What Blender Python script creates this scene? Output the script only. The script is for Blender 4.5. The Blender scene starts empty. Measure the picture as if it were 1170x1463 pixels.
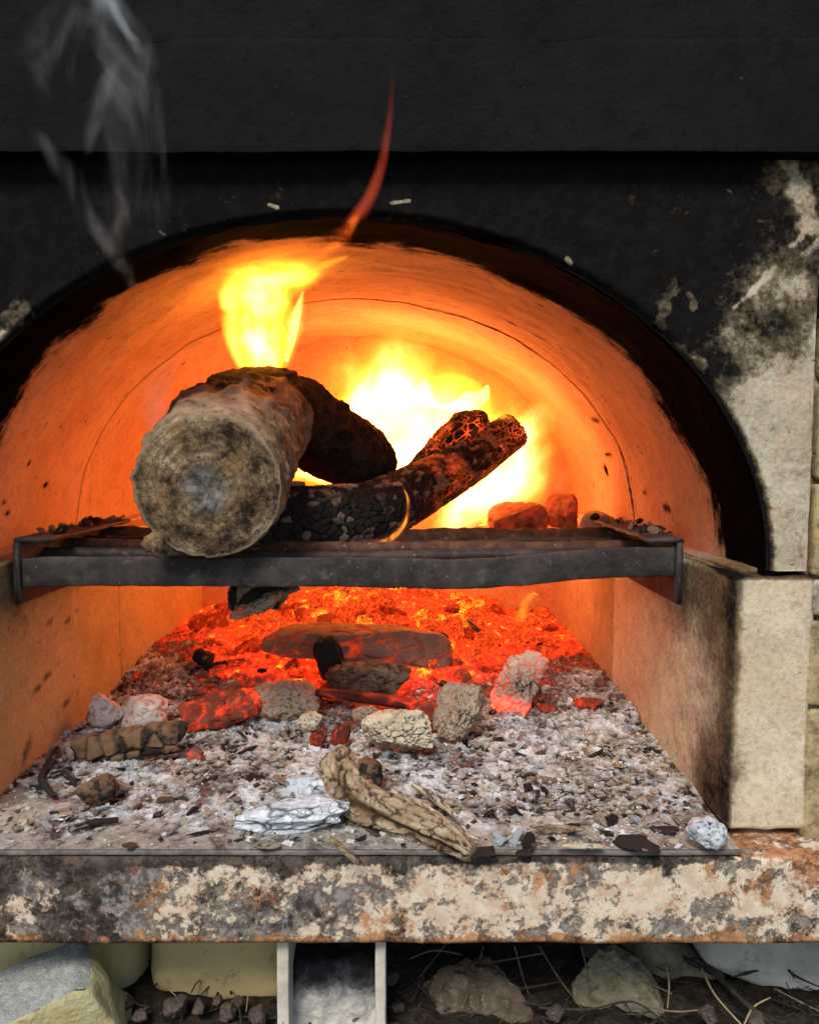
import bpy, bmesh, math, random
import numpy as np
from mathutils import Vector, Matrix, Euler

random.seed(7)
RNG = np.random.default_rng(7)
SC = bpy.context.scene
COL = SC.collection
R = math.radians

# ------------------------------------------------------------------ camera
E = 0.339                      # eye height above the hearth (hearth = 0)
F = 1200.0                     # focal length in pixels of the 1170x1463 photograph
PITCH = math.atan(91.5 / F)
cam_d = bpy.data.cameras.new("camera")
cam = bpy.data.objects.new("camera", cam_d)
COL.objects.link(cam)
cam.location = (0, 0, E)
cam.rotation_euler = (R(90) - PITCH, 0, 0)
cam_d.sensor_fit = 'VERTICAL'
cam_d.sensor_height = 24
cam_d.sensor_width = 24
cam_d.lens = 24 * F / 1463
cam_d.shift_x = 32 / 1463
cam_d.clip_start = 0.01
cam_d.clip_end = 100
SC.camera = cam

# ------------------------------------------------------------------ daylight and exposure
SUN_EL, SUN_AZ = R(48), R(200)           # soft, high, from behind the camera
w = bpy.data.worlds.new("World")
SC.world = w
w.use_nodes = True
nt = w.node_tree
bg = nt.nodes['Background']
sky = nt.nodes.new('ShaderNodeTexSky')
sky.sky_type = 'NISHITA'
sky.sun_disc = False
sky.sun_elevation = SUN_EL
sky.sun_rotation = SUN_AZ
nt.links.new(sky.outputs[0], bg.inputs[0])
bg.inputs[1].default_value = 0.06
sd = bpy.data.lights.new("sun", 'SUN')
sd.energy = 1.5
sd.angle = R(20)
sd.color = (1.0, 0.95, 0.87)
sun = bpy.data.objects.new("sun", sd)
COL.objects.link(sun)
sdir = Vector((math.sin(SUN_AZ) * math.cos(SUN_EL), math.cos(SUN_AZ) * math.cos(SUN_EL), math.sin(SUN_EL)))
sun.rotation_euler = sdir.to_track_quat('Z', 'Y').to_euler()
vs = SC.view_settings
vs.view_transform = 'Standard'
vs.look = 'None'
vs.exposure = 1.12
vs.gamma = 1
vs.use_curve_mapping = False
SC.render.engine = 'CYCLES'
cy = SC.cycles
cy.use_denoising = True
try:
    cy.denoiser = 'OPENIMAGEDENOISE'
except Exception:
    pass
cy.max_bounces = 8
cy.diffuse_bounces = 5
cy.glossy_bounces = 3
cy.volume_bounces = 1
cy.transparent_max_bounces = 64
cy.sample_clamp_indirect = 12
cy.volume_step_rate = 1.0
cy.volume_max_steps = 128

# ------------------------------------------------------------------ pixel <-> place helpers
CAM = np.array([0, 0, E])
FWD = np.array([0, math.cos(PITCH), -math.sin(PITCH)])
UP = np.array([0, math.sin(PITCH), math.cos(PITCH)])
RT = np.array([1.0, 0, 0])


def ray(px, py):
    return FWD + RT * ((px - 553) / F) + UP * ((731.5 - py) / F)


def at(px, py, Y):
    d = ray(px, py)
    return CAM + d * (Y / d[1])


def atz(px, py, Z):
    d = ray(px, py)
    return CAM + d * ((Z - E) / d[2])


def ss(a, b, x):
    t = np.clip((np.asarray(x, float) - a) / (b - a), 0, 1)
    return t * t * (3 - 2 * t)


def P4(rows):
    a = np.array([(*at(x, y, Y), r_ * Y / F) for x, y, Y, r_ in rows])
    return a[:, :3], a[:, 3]


# ------------------------------------------------------------------ numpy noise
def _h(i, j, k, s):
    x = (i.astype(np.int64) * 374761393 + j.astype(np.int64) * 668265263 + k.astype(np.int64) * 2147483647 + s * 974634541) & 0xffffffff
    x = ((x ^ (x >> 13)) * 1274126177) & 0xffffffff
    x = ((x ^ (x >> 16)) * 2246822519) & 0xffffffff
    return ((x ^ (x >> 15)) & 0xffffff) / float(0xffffff)


def vn(P, seed=0):
    P = np.asarray(P, float)
    I = np.floor(P).astype(np.int64)
    f = P - I
    f = f * f * f * (f * (f * 6 - 15) + 10)
    r = 0
    for a in (0, 1):
        for b in (0, 1):
            for c in (0, 1):
                wgt = (f[:, 0] if a else 1 - f[:, 0]) * (f[:, 1] if b else 1 - f[:, 1]) * (f[:, 2] if c else 1 - f[:, 2])
                r = r + wgt * _h(I[:, 0] + a, I[:, 1] + b, I[:, 2] + c, seed)
    return r


def fbm(P, o=4, seed=0, g=0.5):
    P = np.asarray(P, float)
    r, a, t = 0, 1.0, 0
    for k in range(o):
        r = r + a * vn(P * (2.03 ** k) + 17.3 * k, seed + k)
        t += a
        a *= g
    return r / t


def worley(P, seed=0, j=1.):
    P = np.asarray(P, float)
    I = np.floor(P).astype(np.int64)
    n = len(P)
    f1 = np.full(n, 9.0)
    f2 = np.full(n, 9.0)
    idv = np.zeros(n)
    for a in (-1, 0, 1):
        for b in (-1, 0, 1):
            for c in (-1, 0, 1):
                x, y, z = I[:, 0] + a, I[:, 1] + b, I[:, 2] + c
                o = (1 - j) * .5
                d = np.sqrt((x + o + j * _h(x, y, z, seed) - P[:, 0]) ** 2 + (y + o + j * _h(x, y, z, seed + 1) - P[:, 1]) ** 2 + (z + o + j * _h(x, y, z, seed + 2) - P[:, 2]) ** 2)
                m = d < f1
                f2 = np.where(m, f1, np.minimum(f2, d))
                idv = np.where(m, _h(x, y, z, seed + 3), idv)
                f1 = np.where(m, d, f1)
    return f1, f2, idv


# ------------------------------------------------------------------ object helpers
def tag(o, label=None, cat=None, group=None, kind=None):
    if label: o['label'] = label
    if cat: o['category'] = cat
    if group: o['group'] = group
    if kind: o['kind'] = kind
    return o


def empty(name, loc, label, cat, group=None):
    o = bpy.data.objects.new(name, None)
    o.empty_display_size = 0.02
    COL.objects.link(o)
    o.location = Vector(loc)
    return tag(o, label, cat, group)


def make_mesh(name, V, faces, mats, attrs=None, smooth=True, midx=None):
    """faces: list of int arrays (n,k); one mesh."""
    me = bpy.data.meshes.new(name)
    V = np.asarray(V, np.float32)
    fl = [np.asarray(f, np.int32) for f in faces if len(f)]
    nl = sum(f.size for f in fl)
    nf = sum(len(f) for f in fl)
    me.vertices.add(len(V))
    me.vertices.foreach_set('co', V.ravel())
    me.loops.add(nl)
    me.loops.foreach_set('vertex_index', np.concatenate([f.ravel() for f in fl]))
    me.polygons.add(nf)
    tot = np.concatenate([np.full(len(f), f.shape[1], np.int32) for f in fl])
    me.polygons.foreach_set('loop_start', np.concatenate([[0], np.cumsum(tot)[:-1]]).astype(np.int32))
    me.polygons.foreach_set('loop_total', tot)
    me.polygons.foreach_set('use_smooth', np.full(nf, smooth))
    if midx is not None:
        me.polygons.foreach_set('material_index', np.asarray(midx, np.int32))
    me.update(calc_edges=True)
    me.validate()
    for k, a in (attrs or {}).items():
        at_ = me.attributes.new(k, 'FLOAT', 'POINT')
        at_.data.foreach_set('value', np.asarray(a, np.float32))
    for m in (mats if isinstance(mats, (list, tuple)) else [mats]):
        me.materials.append(m)
    return me


def obj(name, me, parent=None, loc=None, rot=None):
    o = bpy.data.objects.new(name, me)
    COL.objects.link(o)
    if parent is not None: o.parent = parent
    if loc is not None: o.location = Vector(loc)
    if rot is not None: o.rotation_euler = rot
    return o


def mobj(name, V, faces, mats, parent=None, attrs=None, smooth=True, loc=None, base=None):
    """V in world space; parented objects get local coordinates (root has no rotation)."""
    V = np.asarray(V, float)
    if parent is not None:
        org = np.array(parent.location)
        if parent.parent is not None: org = org + np.array(parent.parent.location)
        return obj(name, make_mesh(name, V - org, faces, mats, attrs, smooth), parent)
    if base is None:
        lo, hi = V.min(0), V.max(0)
        base = np.array([(lo[0] + hi[0]) / 2, (lo[1] + hi[1]) / 2, lo[2]])
    return obj(name, make_mesh(name, V - base, faces, mats, attrs, smooth), None, base)


def grid_faces(n, m, wrap=False):
    """n rows of m points"""
    i = np.arange(n - 1)[:, None]
    j = np.arange(m if wrap else m - 1)[None, :]
    j2 = (j + 1) % m
    a = i * m + j
    b = i * m + j2
    return np.stack([a, b, b + m, a + m], -1).reshape(-1, 4)


def box(x0, x1, y0, y1, z0, z1, step=0.02, rnd=0.003, amp=0.0006, seed=0):
    """a box of subdivided faces with rounded, slightly uneven edges"""
    Vs, Fs, off = [], [], 0
    S = np.array([x1 - x0, y1 - y0, z1 - z0])
    C = np.array([x0 + x1, y0 + y1, z0 + z1]) / 2
    for ax in range(3):
        u, v = [(1, 2), (2, 0), (0, 1)][ax]
        def line(k):
            n = max(2, int(S[k] / step))
            t = np.linspace(-.5, .5, n + 1)
            e = min(.25, rnd / S[k])
            return np.unique(np.concatenate([t, [-.5 + e * .33, -.5 + e, .5 - e, .5 - e * .33]]))
        tu, tv = line(u), line(v)
        for sgn in (-1, 1):
            P = np.zeros((len(tu), len(tv), 3))
            P[..., u] = tu[:, None] * S[u]
            P[..., v] = tv[None, :] * S[v]
            P[..., ax] = sgn * S[ax] / 2
            f = grid_faces(len(tu), len(tv))
            if sgn < 0: f = f[:, ::-1]
            Vs.append(P.reshape(-1, 3)); Fs.append(f + off); off += len(tu) * len(tv)
    P = np.concatenate(Vs)
    inner = np.maximum(S / 2 - rnd, S * 0.1)
    q = np.clip(P, -inner, inner)
    d = P - q
    L = np.linalg.norm(d, axis=1, keepdims=True)
    mx = np.abs(d).max(1, keepdims=True)
    P = q + np.where(L > 1e-9, d / np.maximum(L, 1e-9) * mx, 0)
    if amp:
        W = P + C
        for a in range(3):
            P[:, a] += (fbm(W * 45, 4, seed + a * 7) - .5) * 2 * amp
            P[:, a] += (fbm(W * 9, 2, seed + a * 5 + 3) - .5) * 2 * amp
    return P + C, [np.concatenate(Fs)]


def weld(V, faces):
    """merge coincident points so smooth shading runs over shared edges"""
    key = np.round(V / 1e-6).astype(np.int64)
    _, idx, inv = np.unique(key, axis=0, return_index=True, return_inverse=True)
    inv = inv.ravel()
    out = []
    for f in faces:
        g = inv[f]
        out.append(g)
    return V[idx], out


def catmull(pts, n):
    """resample rows of values smoothly"""
    P = np.asarray(pts, float)
    k = len(P)
    t = np.linspace(0, k - 1, n)
    i = np.clip(np.floor(t).astype(int), 0, k - 2)
    f = (t - i)[:, None]
    p0, p1, p2, p3 = P[np.maximum(i - 1, 0)], P[i], P[i + 1], P[np.minimum(i + 2, k - 1)]
    return .5 * (2 * p1 + (p2 - p0) * f + (2 * p0 - 5 * p1 + 4 * p2 - p3) * f ** 2 + (3 * p1 - p0 - 3 * p2 + p3) * f ** 3)


def frames(C):
    T = np.gradient(C, axis=0)
    T /= np.linalg.norm(T, axis=1, keepdims=True)
    ref = np.array([0, 0, 1.0]) if abs(T[0, 2]) < .9 else np.array([0, 1.0, 0])
    N = np.zeros_like(C)
    n = ref - T[0] * ref.dot(T[0])
    N[0] = n / np.linalg.norm(n)
    for i in range(1, len(C)):
        n = N[i - 1] - T[i] * N[i - 1].dot(T[i])
        N[i] = n / np.linalg.norm(n)
    B = np.cross(T, N)
    return T, N, B


def tube(pts, rad, nseg=24, n=None, disp=None, ell=1.0, caps=True):
    """pts (k,3) world, rad (k,) ; returns V, faces, u (length), ang"""
    pts = np.asarray(pts, float)
    n = n or len(pts) * 6
    CR = catmull(np.column_stack([pts, rad]), n)
    C, r = CR[:, :3], np.maximum(CR[:, 3], 1e-4)
    T, N, B = frames(C)
    u = np.concatenate([[0], np.cumsum(np.linalg.norm(np.diff(C, axis=0), axis=1))])
    a = np.linspace(0, 2 * np.pi, nseg, endpoint=False)
    D = N[:, None, :] * np.cos(a)[None, :, None] * ell + B[:, None, :] * np.sin(a)[None, :, None]
    V = C[:, None, :] + D * r[:, None, None]
    U = np.repeat(u, nseg)
    A = np.tile(a, n)
    V = V.reshape(-1, 3)
    Dn = D.reshape(-1, 3)
    if disp is not None:
        V = V + Dn * disp(V, U, A, np.repeat(r, nseg))[:, None]
    Fc = [grid_faces(n, nseg, True)]
    if caps:
        c0, c1 = len(V), len(V) + 1
        V = np.vstack([V, V[:nseg].mean(0), V[-nseg:].mean(0)])
        U = np.append(U, [0, u[-1]]); A = np.append(A, [0, 0])
        j = np.arange(nseg); j2 = (j + 1) % nseg
        Fc.append(np.stack([np.full(nseg, c0), j2, j], -1))
        Fc.append(np.stack([np.full(nseg, c1), (n - 1) * nseg + j, (n - 1) * nseg + j2], -1))
    return V, Fc, U, A


def sweep(pts, prof, n=None, amp=0.0, seed=0):
    """pts (k,3); prof (m,2) closed outline in (side, up) with up kept vertical"""
    pts = np.asarray(pts, float)
    C = catmull(pts, n) if n else pts
    T = np.gradient(C, axis=0); T /= np.linalg.norm(T, axis=1, keepdims=True)
    S = np.cross(T, [0, 0, 1.0]); S /= np.linalg.norm(S, axis=1, keepdims=True)
    U = np.cross(S, T)
    p = np.asarray(prof, float)
    V = (C[:, None, :] + S[:, None, :] * p[None, :, 0, None] + U[:, None, :] * p[None, :, 1, None]).reshape(-1, 3)
    if amp:
        for a in range(3): V[:, a] += (fbm(V * 60, 4, seed + 5 * a) - .5) * 2 * amp
    k, m = len(C), len(p)
    Fc = [grid_faces(k, m, True)]
    c0, c1 = len(V), len(V) + 1
    V = np.vstack([V, V[:m].mean(0), V[-m:].mean(0)])
    j = np.arange(m); j2 = (j + 1) % m
    Fc.append(np.stack([np.full(m, c0), j2, j], -1))
    Fc.append(np.stack([np.full(m, c1), (k - 1) * m + j, (k - 1) * m + j2], -1))
    return V, Fc


def rrect(w_, h_, r_, k=3):
    pts = []
    for cx, cz, a0 in ((w_ / 2 - r_, h_ / 2 - r_, 0), (-w_ / 2 + r_, h_ / 2 - r_, 90), (-w_ / 2 + r_, -h_ / 2 + r_, 180), (w_ / 2 - r_, -h_ / 2 + r_, 270)):
        for i in range(k):
            a = R(a0 + 90 * i / (k - 1))
            pts.append((cx + r_ * math.cos(a), cz + r_ * math.sin(a)))
    # extra points on the long sides
    out = []
    for i in range(len(pts)):
        p, q = pts[i], pts[(i + 1) % len(pts)]
        out.append(p)
        L = math.dist(p, q)
        m = int(L / 0.006)
        for s in range(1, m):
            out.append((p[0] + (q[0] - p[0]) * s / m, p[1] + (q[1] - p[1]) * s / m))
    return out


ICO = {}


def ico(l):
    if l not in ICO:
        bm = bmesh.new()
        bmesh.ops.create_icosphere(bm, subdivisions=l, radius=1)
        ICO[l] = (np.array([v.co[:] for v in bm.verts]), np.array([[v.index for v in f.verts] for f in bm.faces]))
        bm.free()
    return ICO[l]


# ------------------------------------------------------------------ material helper
class M:
    def __init__(s, name):
        s.mat = bpy.data.materials.new(name)
        s.mat.use_nodes = True
        s.nt = s.mat.node_tree
        s.nt.nodes.clear()
        s.out = s.nt.nodes.new('ShaderNodeOutputMaterial')
        s._p = None

    def n(s, t, ins=None, **pr):
        nd = s.nt.nodes.new(t)
        for k, v in pr.items(): setattr(nd, k, v)
        for k, v in (ins or {}).items():
            if v is None: continue
            if hasattr(v, 'is_output'): s.nt.links.new(v, nd.inputs[k])
            else:
                if isinstance(v, (tuple, list)) and nd.inputs[k].type == 'RGBA' and len(v) == 3: v = (*v, 1)
                nd.inputs[k].default_value = v
        return nd

    def pos(s):
        if s._p is None: s._p = s.n('ShaderNodeTexCoord').outputs['Object']
        return s._p

    def st(s, v3, vec=None):
        return s.n('ShaderNodeVectorMath', {0: vec or s.pos(), 1: v3}, operation='MULTIPLY').outputs[0]

    def off(s, v3, vec=None):
        return s.n('ShaderNodeVectorMath', {0: vec or s.pos(), 1: v3}, operation='ADD').outputs[0]

    def noise(s, sc, det=5, ro=.55, dist=0, vec=None, col=False):
        nd = s.n('ShaderNodeTexNoise', {'Vector': vec or s.pos(), 'Scale': sc, 'Detail': det, 'Roughness': ro, 'Distortion': dist})
        return nd.outputs['Color' if col else 'Fac']

    def vor(s, sc, feature='F1', out='Distance', vec=None, rnd=1):
        nd = s.n('ShaderNodeTexVoronoi', {'Vector': vec or s.pos(), 'Scale': sc, 'Randomness': rnd}, feature=feature)
        return nd.outputs[out]

    def ramp(s, fac, stops, interp='LINEAR'):
        nd = s.n('ShaderNodeValToRGB', {'Fac': fac})
        cr = nd.color_ramp
        cr.interpolation = interp
        while len(cr.elements) < len(stops): cr.elements.new(0.5)
        for e, (p, c) in zip(cr.elements, stops):
            e.position = p
            e.color = (*c, 1) if not isinstance(c, (int, float)) else (c, c, c, 1)
        return nd.outputs['Color']

    def mix(s, fac, a, b, mode='MIX'):
        nd = s.n('ShaderNodeMix', data_type='RGBA', blend_type=mode, clamp_factor=True)
        for k, v in ((0, fac), (6, a), (7, b)):
            if hasattr(v, 'is_output'): s.nt.links.new(v, nd.inputs[k])
            else: nd.inputs[k].default_value = (*v, 1) if isinstance(v, tuple) else v
        return nd.outputs[2]

    def math(s, op, a, b=None, c=None):
        nd = s.n('ShaderNodeMath', operation=op)
        for i, v in enumerate((a, b, c)):
            if v is None: continue
            if hasattr(v, 'is_output'): s.nt.links.new(v, nd.inputs[i])
            else: nd.inputs[i].default_value = v
        return nd.outputs[0]

    def mr(s, v, a, b, c=0., d=1., smooth=True):
        return s.n('ShaderNodeMapRange', {0: v, 1: a, 2: b, 3: c, 4: d}, interpolation_type='SMOOTHSTEP' if smooth else 'LINEAR').outputs[0]

    def attr(s, name):
        return s.n('ShaderNodeAttribute', attribute_name=name).outputs['Fac']

    def rand(s):
        return s.n('ShaderNodeObjectInfo').outputs['Random']

    def bump(s, h, dist=.001, strength=1., normal=None):
        return s.n('ShaderNodeBump', {'Height': h, 'Distance': dist, 'Strength': strength, 'Normal': normal}).outputs[0]

    def bsdf(s, base, rough=.85, normal=None, em=None, es=None, metal=0., spec=.3, sheen=None):
        nd = s.n('ShaderNodeBsdfPrincipled', {'Base Color': base, 'Roughness': rough, 'Normal': normal, 'Metallic': metal, 'Specular IOR Level': spec})
        if em is not None:
            for k, v in (('Emission Color', em), ('Emission Strength', es)):
                if hasattr(v, 'is_output'): s.nt.links.new(v, nd.inputs[k])
                else: nd.inputs[k].default_value = (*v, 1) if isinstance(v, tuple) else v
        s.nt.links.new(nd.outputs[0], s.out.inputs[0])
        return s.mat


SOOT = (.0085, .0079, .0076)


def masonry(name, cA, cB, cC, brown=(.13, .085, .04), grain=1., speck=.5, bumpd=.0012, pink=None, streak=(1, 1, 1), soot=SOOT, brk=1.0, stain=.6, thr=(.44, .72)):
    m = M(name)
    n1 = m.noise(9, 6, .65)
    n2 = m.noise(46, 7, .7, .2)
    n3 = m.noise(230, 4, .65)
    base = m.mix(m.mr(n1, .38, .62), cA, cB)
    base = m.mix(m.mr(n2, .50, .66, 0, .85), base, cC)
    if pink: base = m.mix(m.mr(m.noise(24, 6, .68, .2, m.off((3, 7, 1))), .5, .64, 0, .75), base, pink)
    base = m.mix(m.mr(n3, .45, .66, 0, .38), base, m.mix(.6, base, (.05, .04, .03)))
    base = m.mix(m.mr(m.noise(34, 8, .72, .2, m.off((9, 2, 5))), .54, .68, 0, stain), base, m.mix(.7, base, (.07, .055, .035)))
    # fine dark pits and trowel flecks
    fl = m.noise(95, 3, .5, .2, m.st(streak))
    base = m.mix(m.mr(fl, .68, .74, 0, speck), base, (.05, .03, .02))
    # soot: laid-on dirt, its edge broken up by noise
    so = m.attr('soot')
    k = m.math('ADD', so, m.math('MULTIPLY', m.math('SUBTRACT', m.noise(30, 9, .72, .25), .5), 1.5 * brk))
    k = m.math('ADD', k, m.math('MULTIPLY', m.math('SUBTRACT', m.noise(150, 5, .65, .2, m.st(streak)), .5), .8 * brk))
    base = m.mix(m.mr(k, .02, .5, 0, .9), base, m.mix(m.mr(n3, .4, .62), brown, tuple(c * .55 for c in brown)))
    sootc = m.mix(m.mr(m.noise(60, 7, .72), .42, .7), soot, tuple(c * 1.6 for c in soot))
    base = m.mix(m.mr(k, *thr), base, sootc)
    h = m.math('ADD', m.math('MULTIPLY', n2, .8), m.math('MULTIPLY', n3, .45 * grain))
    h = m.math('ADD', h, m.math('MULTIPLY', m.mr(fl, .66, .74), -.5))
    return m.bsdf(base, .9, m.bump(h, bumpd, .8), spec=m.mr(k, 0, .45, .12, .006))


MAT = {}
MAT['vault'] = masonry('vault_clay', (.51, .265, .145), (.57, .33, .20), (.48, .29, .19), speck=.8, streak=(.5, 1.2, .5), bumpd=.0010, soot=(.0022, .0017, .0015), brown=(.035, .017, .008), stain=.3, brk=.6, thr=(.16, .52))
MAT['wall'] = masonry('fireclay_slab', (.44, .30, .13), (.50, .35, .17), (.53, .38, .22), brown=(.13, .08, .035), speck=.5, bumpd=.0009, stain=.25, brk=.4, thr=(.4, 1.0))
MAT['wallr'] = masonry('fireclay_slab_pink', (.40, .29, .18), (.46, .33, .22), (.50, .36, .27), brown=(.16, .10, .05), speck=.5, bumpd=.0009, stain=.25, brk=.4, thr=(.4, 1.0))
MAT['facade'] = masonry('stained_concrete', (.42, .36, .25), (.55, .48, .36), (.27, .24, .19), brown=(.13, .10, .055), speck=.7, bumpd=.0022, pink=(.50, .36, .26), thr=(.30, .92), brk=1.15)
MAT['slab'] = masonry('cream_fireclay', (.57, .46, .30), (.67, .57, .40), (.50, .40, .27), brown=(.15, .095, .05), speck=.3, bumpd=.0016, stain=.3, brk=.5, thr=(.42, .95), pink=(.63, .48, .35))
MAT['brick'] = masonry('ochre_brick', (.40, .31, .15), (.46, .36, .19), (.33, .25, .13), speck=.5, bumpd=.0018)
MAT['mortar'] = masonry('mortar', (.5, .46, .36), (.42, .38, .29), (.35, .31, .25), speck=.4, bumpd=.002)


def lintel_mat():
    m = M('sooted_lintel')
    n1 = m.noise(9, 5, .6)
    n2 = m.noise(70, 6, .65, .3)
    base = m.mix(m.mr(n1, .3, .7), (.0070, .0068, .0068), (.0122, .0118, .0116))
    base = m.mix(m.mr(n2, .5, .72, 0, .7), base, (.005, .0048, .0048))
    base = m.mix(m.mr(m.noise(160, 2, .5), .74, .78, 0, .35), base, (.10, .095, .09))
    return m.bsdf(base, .82, m.bump(m.math('ADD', n2, m.math('MULTIPLY', m.noise(260, 3), .3)), .0024, .9), spec=.06)


MAT['lintel'] = lintel_mat()


def rusty_paint():
    m = M('flaking_painted_steel')
    wht = m.mix(m.mr(m.noise(60, 6, .65), .40, .62), (.70, .60, .46), (.60, .44, .31))
    gry = m.mix(m.mr(m.noise(150, 5, .65), .4, .6), (.11, .095, .085), (.29, .265, .235))
    rst = m.mix(m.mr(m.noise(75, 6, .65), .38, .64), (.27, .10, .035), (.50, .235, .09))
    drk = m.mix(m.mr(m.noise(90, 6, .65), .4, .65), (.026, .021, .018), (.10, .075, .055))
    k1 = m.math('ADD', m.noise(78, 10, .76, .1), m.math('MULTIPLY', m.attr('left'), -.09))
    k1 = m.math('ADD', k1, m.math('MULTIPLY', m.math('SUBTRACT', m.noise(11, 4, .55, 0, m.st((1, 1, 1.6))), .5), .75))
    base = m.mix(m.mr(k1, .43, .50), gry, wht)
    k2 = m.math('ADD', m.noise(34, 9, .72, .1, m.off((4.1, 0, 2))), m.math('MULTIPLY', m.attr('edge'), .17))
    base = m.mix(m.mr(k2, .54, .61, 0, .9), base, rst)
    base = m.mix(m.mr(m.noise(110, 6, .7, .1, m.off((2, 2, 2))), .58, .66, 0, .85), base, rst)
    k3 = m.math('ADD', m.math('ADD', m.noise(30, 9, .74, .15, m.off((1, 5, 9))), m.math('MULTIPLY', m.attr('left'), .11)), m.math('MULTIPLY', m.attr('top'), .22))
    base = m.mix(m.mr(k3, .56, .64, 0, .95), base, drk)
    base = m.mix(m.mr(m.noise(210, 5, .7), .56, .70, 0, .45), base, m.mix(.5, gry, drk))
    h = m.math('ADD', m.mr(k1, .43, .52), m.math('MULTIPLY', m.noise(140, 6, .65), .8))
    return m.bsdf(base, .85, m.bump(h, .0014, .9), spec=.2)


MAT['rust'] = rusty_paint()


def leg_mat():
    m = M('scuffed_white_steel')
    b = m.mix(m.mr(m.noise(40, 6, .65), .4, .7), (.62, .56, .47), (.48, .42, .33))
    b = m.mix(m.mr(m.noise(60, 6, .7), .6, .7), b, (.33, .14, .05))
    return m.bsdf(b, .7, m.bump(m.noise(150, 5), .0008))


MAT['leg'] = leg_mat()


def iron_mat():
    m = M('scaled_iron')
    b = m.mix(m.mr(m.noise(24, 6, .65, .4), .35, .7), (.024, .020, .018), (.066, .054, .047))
    b = m.mix(m.mr(m.noise(90, 5, .65), .55, .72, 0, .6), b, (.13, .11, .10))
    b = m.mix(m.mr(m.noise(55, 5, .6, 0, m.off((2, 2, 2))), .6, .7, 0, .6), b, (.014, .012, .012))
    b = m.mix(m.mr(m.noise(230, 2), .73, .78, 0, .6), b, (.45, .4, .36))
    return m.bsdf(b, .62, m.bump(m.math('ADD', m.noise(110, 5, .65), m.math('MULTIPLY', m.noise(35, 3), .8)), .0014, .9), metal=.15, spec=.25)


MAT['iron'] = iron_mat()


def rust_bar():
    m = M('rust_brown_iron')
    b = m.mix(m.mr(m.noise(60, 6, .65), .35, .7), (.06, .028, .016), (.14, .07, .04))
    b = m.mix(m.mr(m.noise(140, 4), .62, .72, 0, .7), b, (.3, .22, .17))
    return m.bsdf(b, .85, m.bump(m.noise(150, 5), .0015))


MAT['rustbar'] = rust_bar()


def bark_mat():
    m = M('weathered_bark')
    ch = m.attr('char')
    n1 = m.noise(26, 7, .68, .6)
    pale = m.ramp(n1, [(.32, (.06, .042, .028)), (.45, (.19, .14, .085)), (.58, (.31, .235, .15)), (.72, (.45, .38, .28))])
    pale = m.mix(m.mr(m.noise(85, 5, .65), .55, .7, 0, .8), pale, (.06, .045, .035))
    pale = m.mix(m.mr(m.noise(34, 4, .6, .4, m.off((5, 1, 0))), .6, .72, 0, .8), pale, (.44, .30, .08))
    dark = m.mix(m.mr(m.noise(70, 5, .65), .4, .7), (.016, .011, .008), (.065, .038, .022))
    k = m.math('ADD', ch, m.math('MULTIPLY', m.math('SUBTRACT', m.noise(45, 6, .65), .5), .8))
    base = m.mix(m.mr(k, .38, .6), pale, dark)
    ed = m.mr(k, .30, .42); ed2 = m.mr(k, .45, .6)
    base = m.mix(m.math('MULTIPLY', m.math('SUBTRACT', ed, ed2), .7), base, (.20, .10, .045))
    return m.bsdf(base, .9, m.bump(m.math('ADD', m.noise(60, 7, .7), m.math('MULTIPLY', m.noise(220, 4), .4)), .003, 1), spec=.15)


MAT['bark'] = bark_mat()


def endgrain_mat():
    m = M('weathered_end_grain')
    r_ = m.attr('rad')
    n1 = m.noise(40, 9, .76, .1)
    base = m.ramp(n1, [(.36, (.015, .012, .009)), (.43, (.045, .032, .02)), (.49, (.15, .10, .056)), (.57, (.28, .20, .11)), (.65, (.58, .46, .30))])
    base = m.mix(m.mr(m.noise(26, 6, .7, .1, m.off((3, 3, 0))), .54, .64, 0, .7), base, (.33, .19, .075))
    base = m.mix(m.mr(m.noise(80, 5, .65), .57, .66, 0, .85), base, (.035, .03, .025))
    rg = m.math('SINE', m.math('ADD', m.math('MULTIPLY', r_, 62.), m.math('MULTIPLY', n1, 14.)))
    base = m.mix(m.mr(rg, .35, 1., 0, .38), base, (.05, .035, .022))
    c = m.math('SUBTRACT', m.mr(m.math('ADD', r_, m.math('MULTIPLY', m.math('SUBTRACT', n1, .5), .55)), .18, .45, 1, 0), 0.)
    blue = m.mix(m.mr(m.noise(55, 6, .7), .4, .64), (.04, .04, .042), (.34, .345, .35))
    base = m.mix(m.math('MULTIPLY', c, .62), base, blue)
    base = m.mix(m.mr(r_, .95, .99, 0, .3), base, (.50, .42, .30))
    h = m.math('ADD', n1, m.math('MULTIPLY', m.noise(120, 6, .7), .6))
    return m.bsdf(base, .92, m.bump(h, .0035, 1), spec=.12)


MAT['endgrain'] = endgrain_mat()


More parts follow.
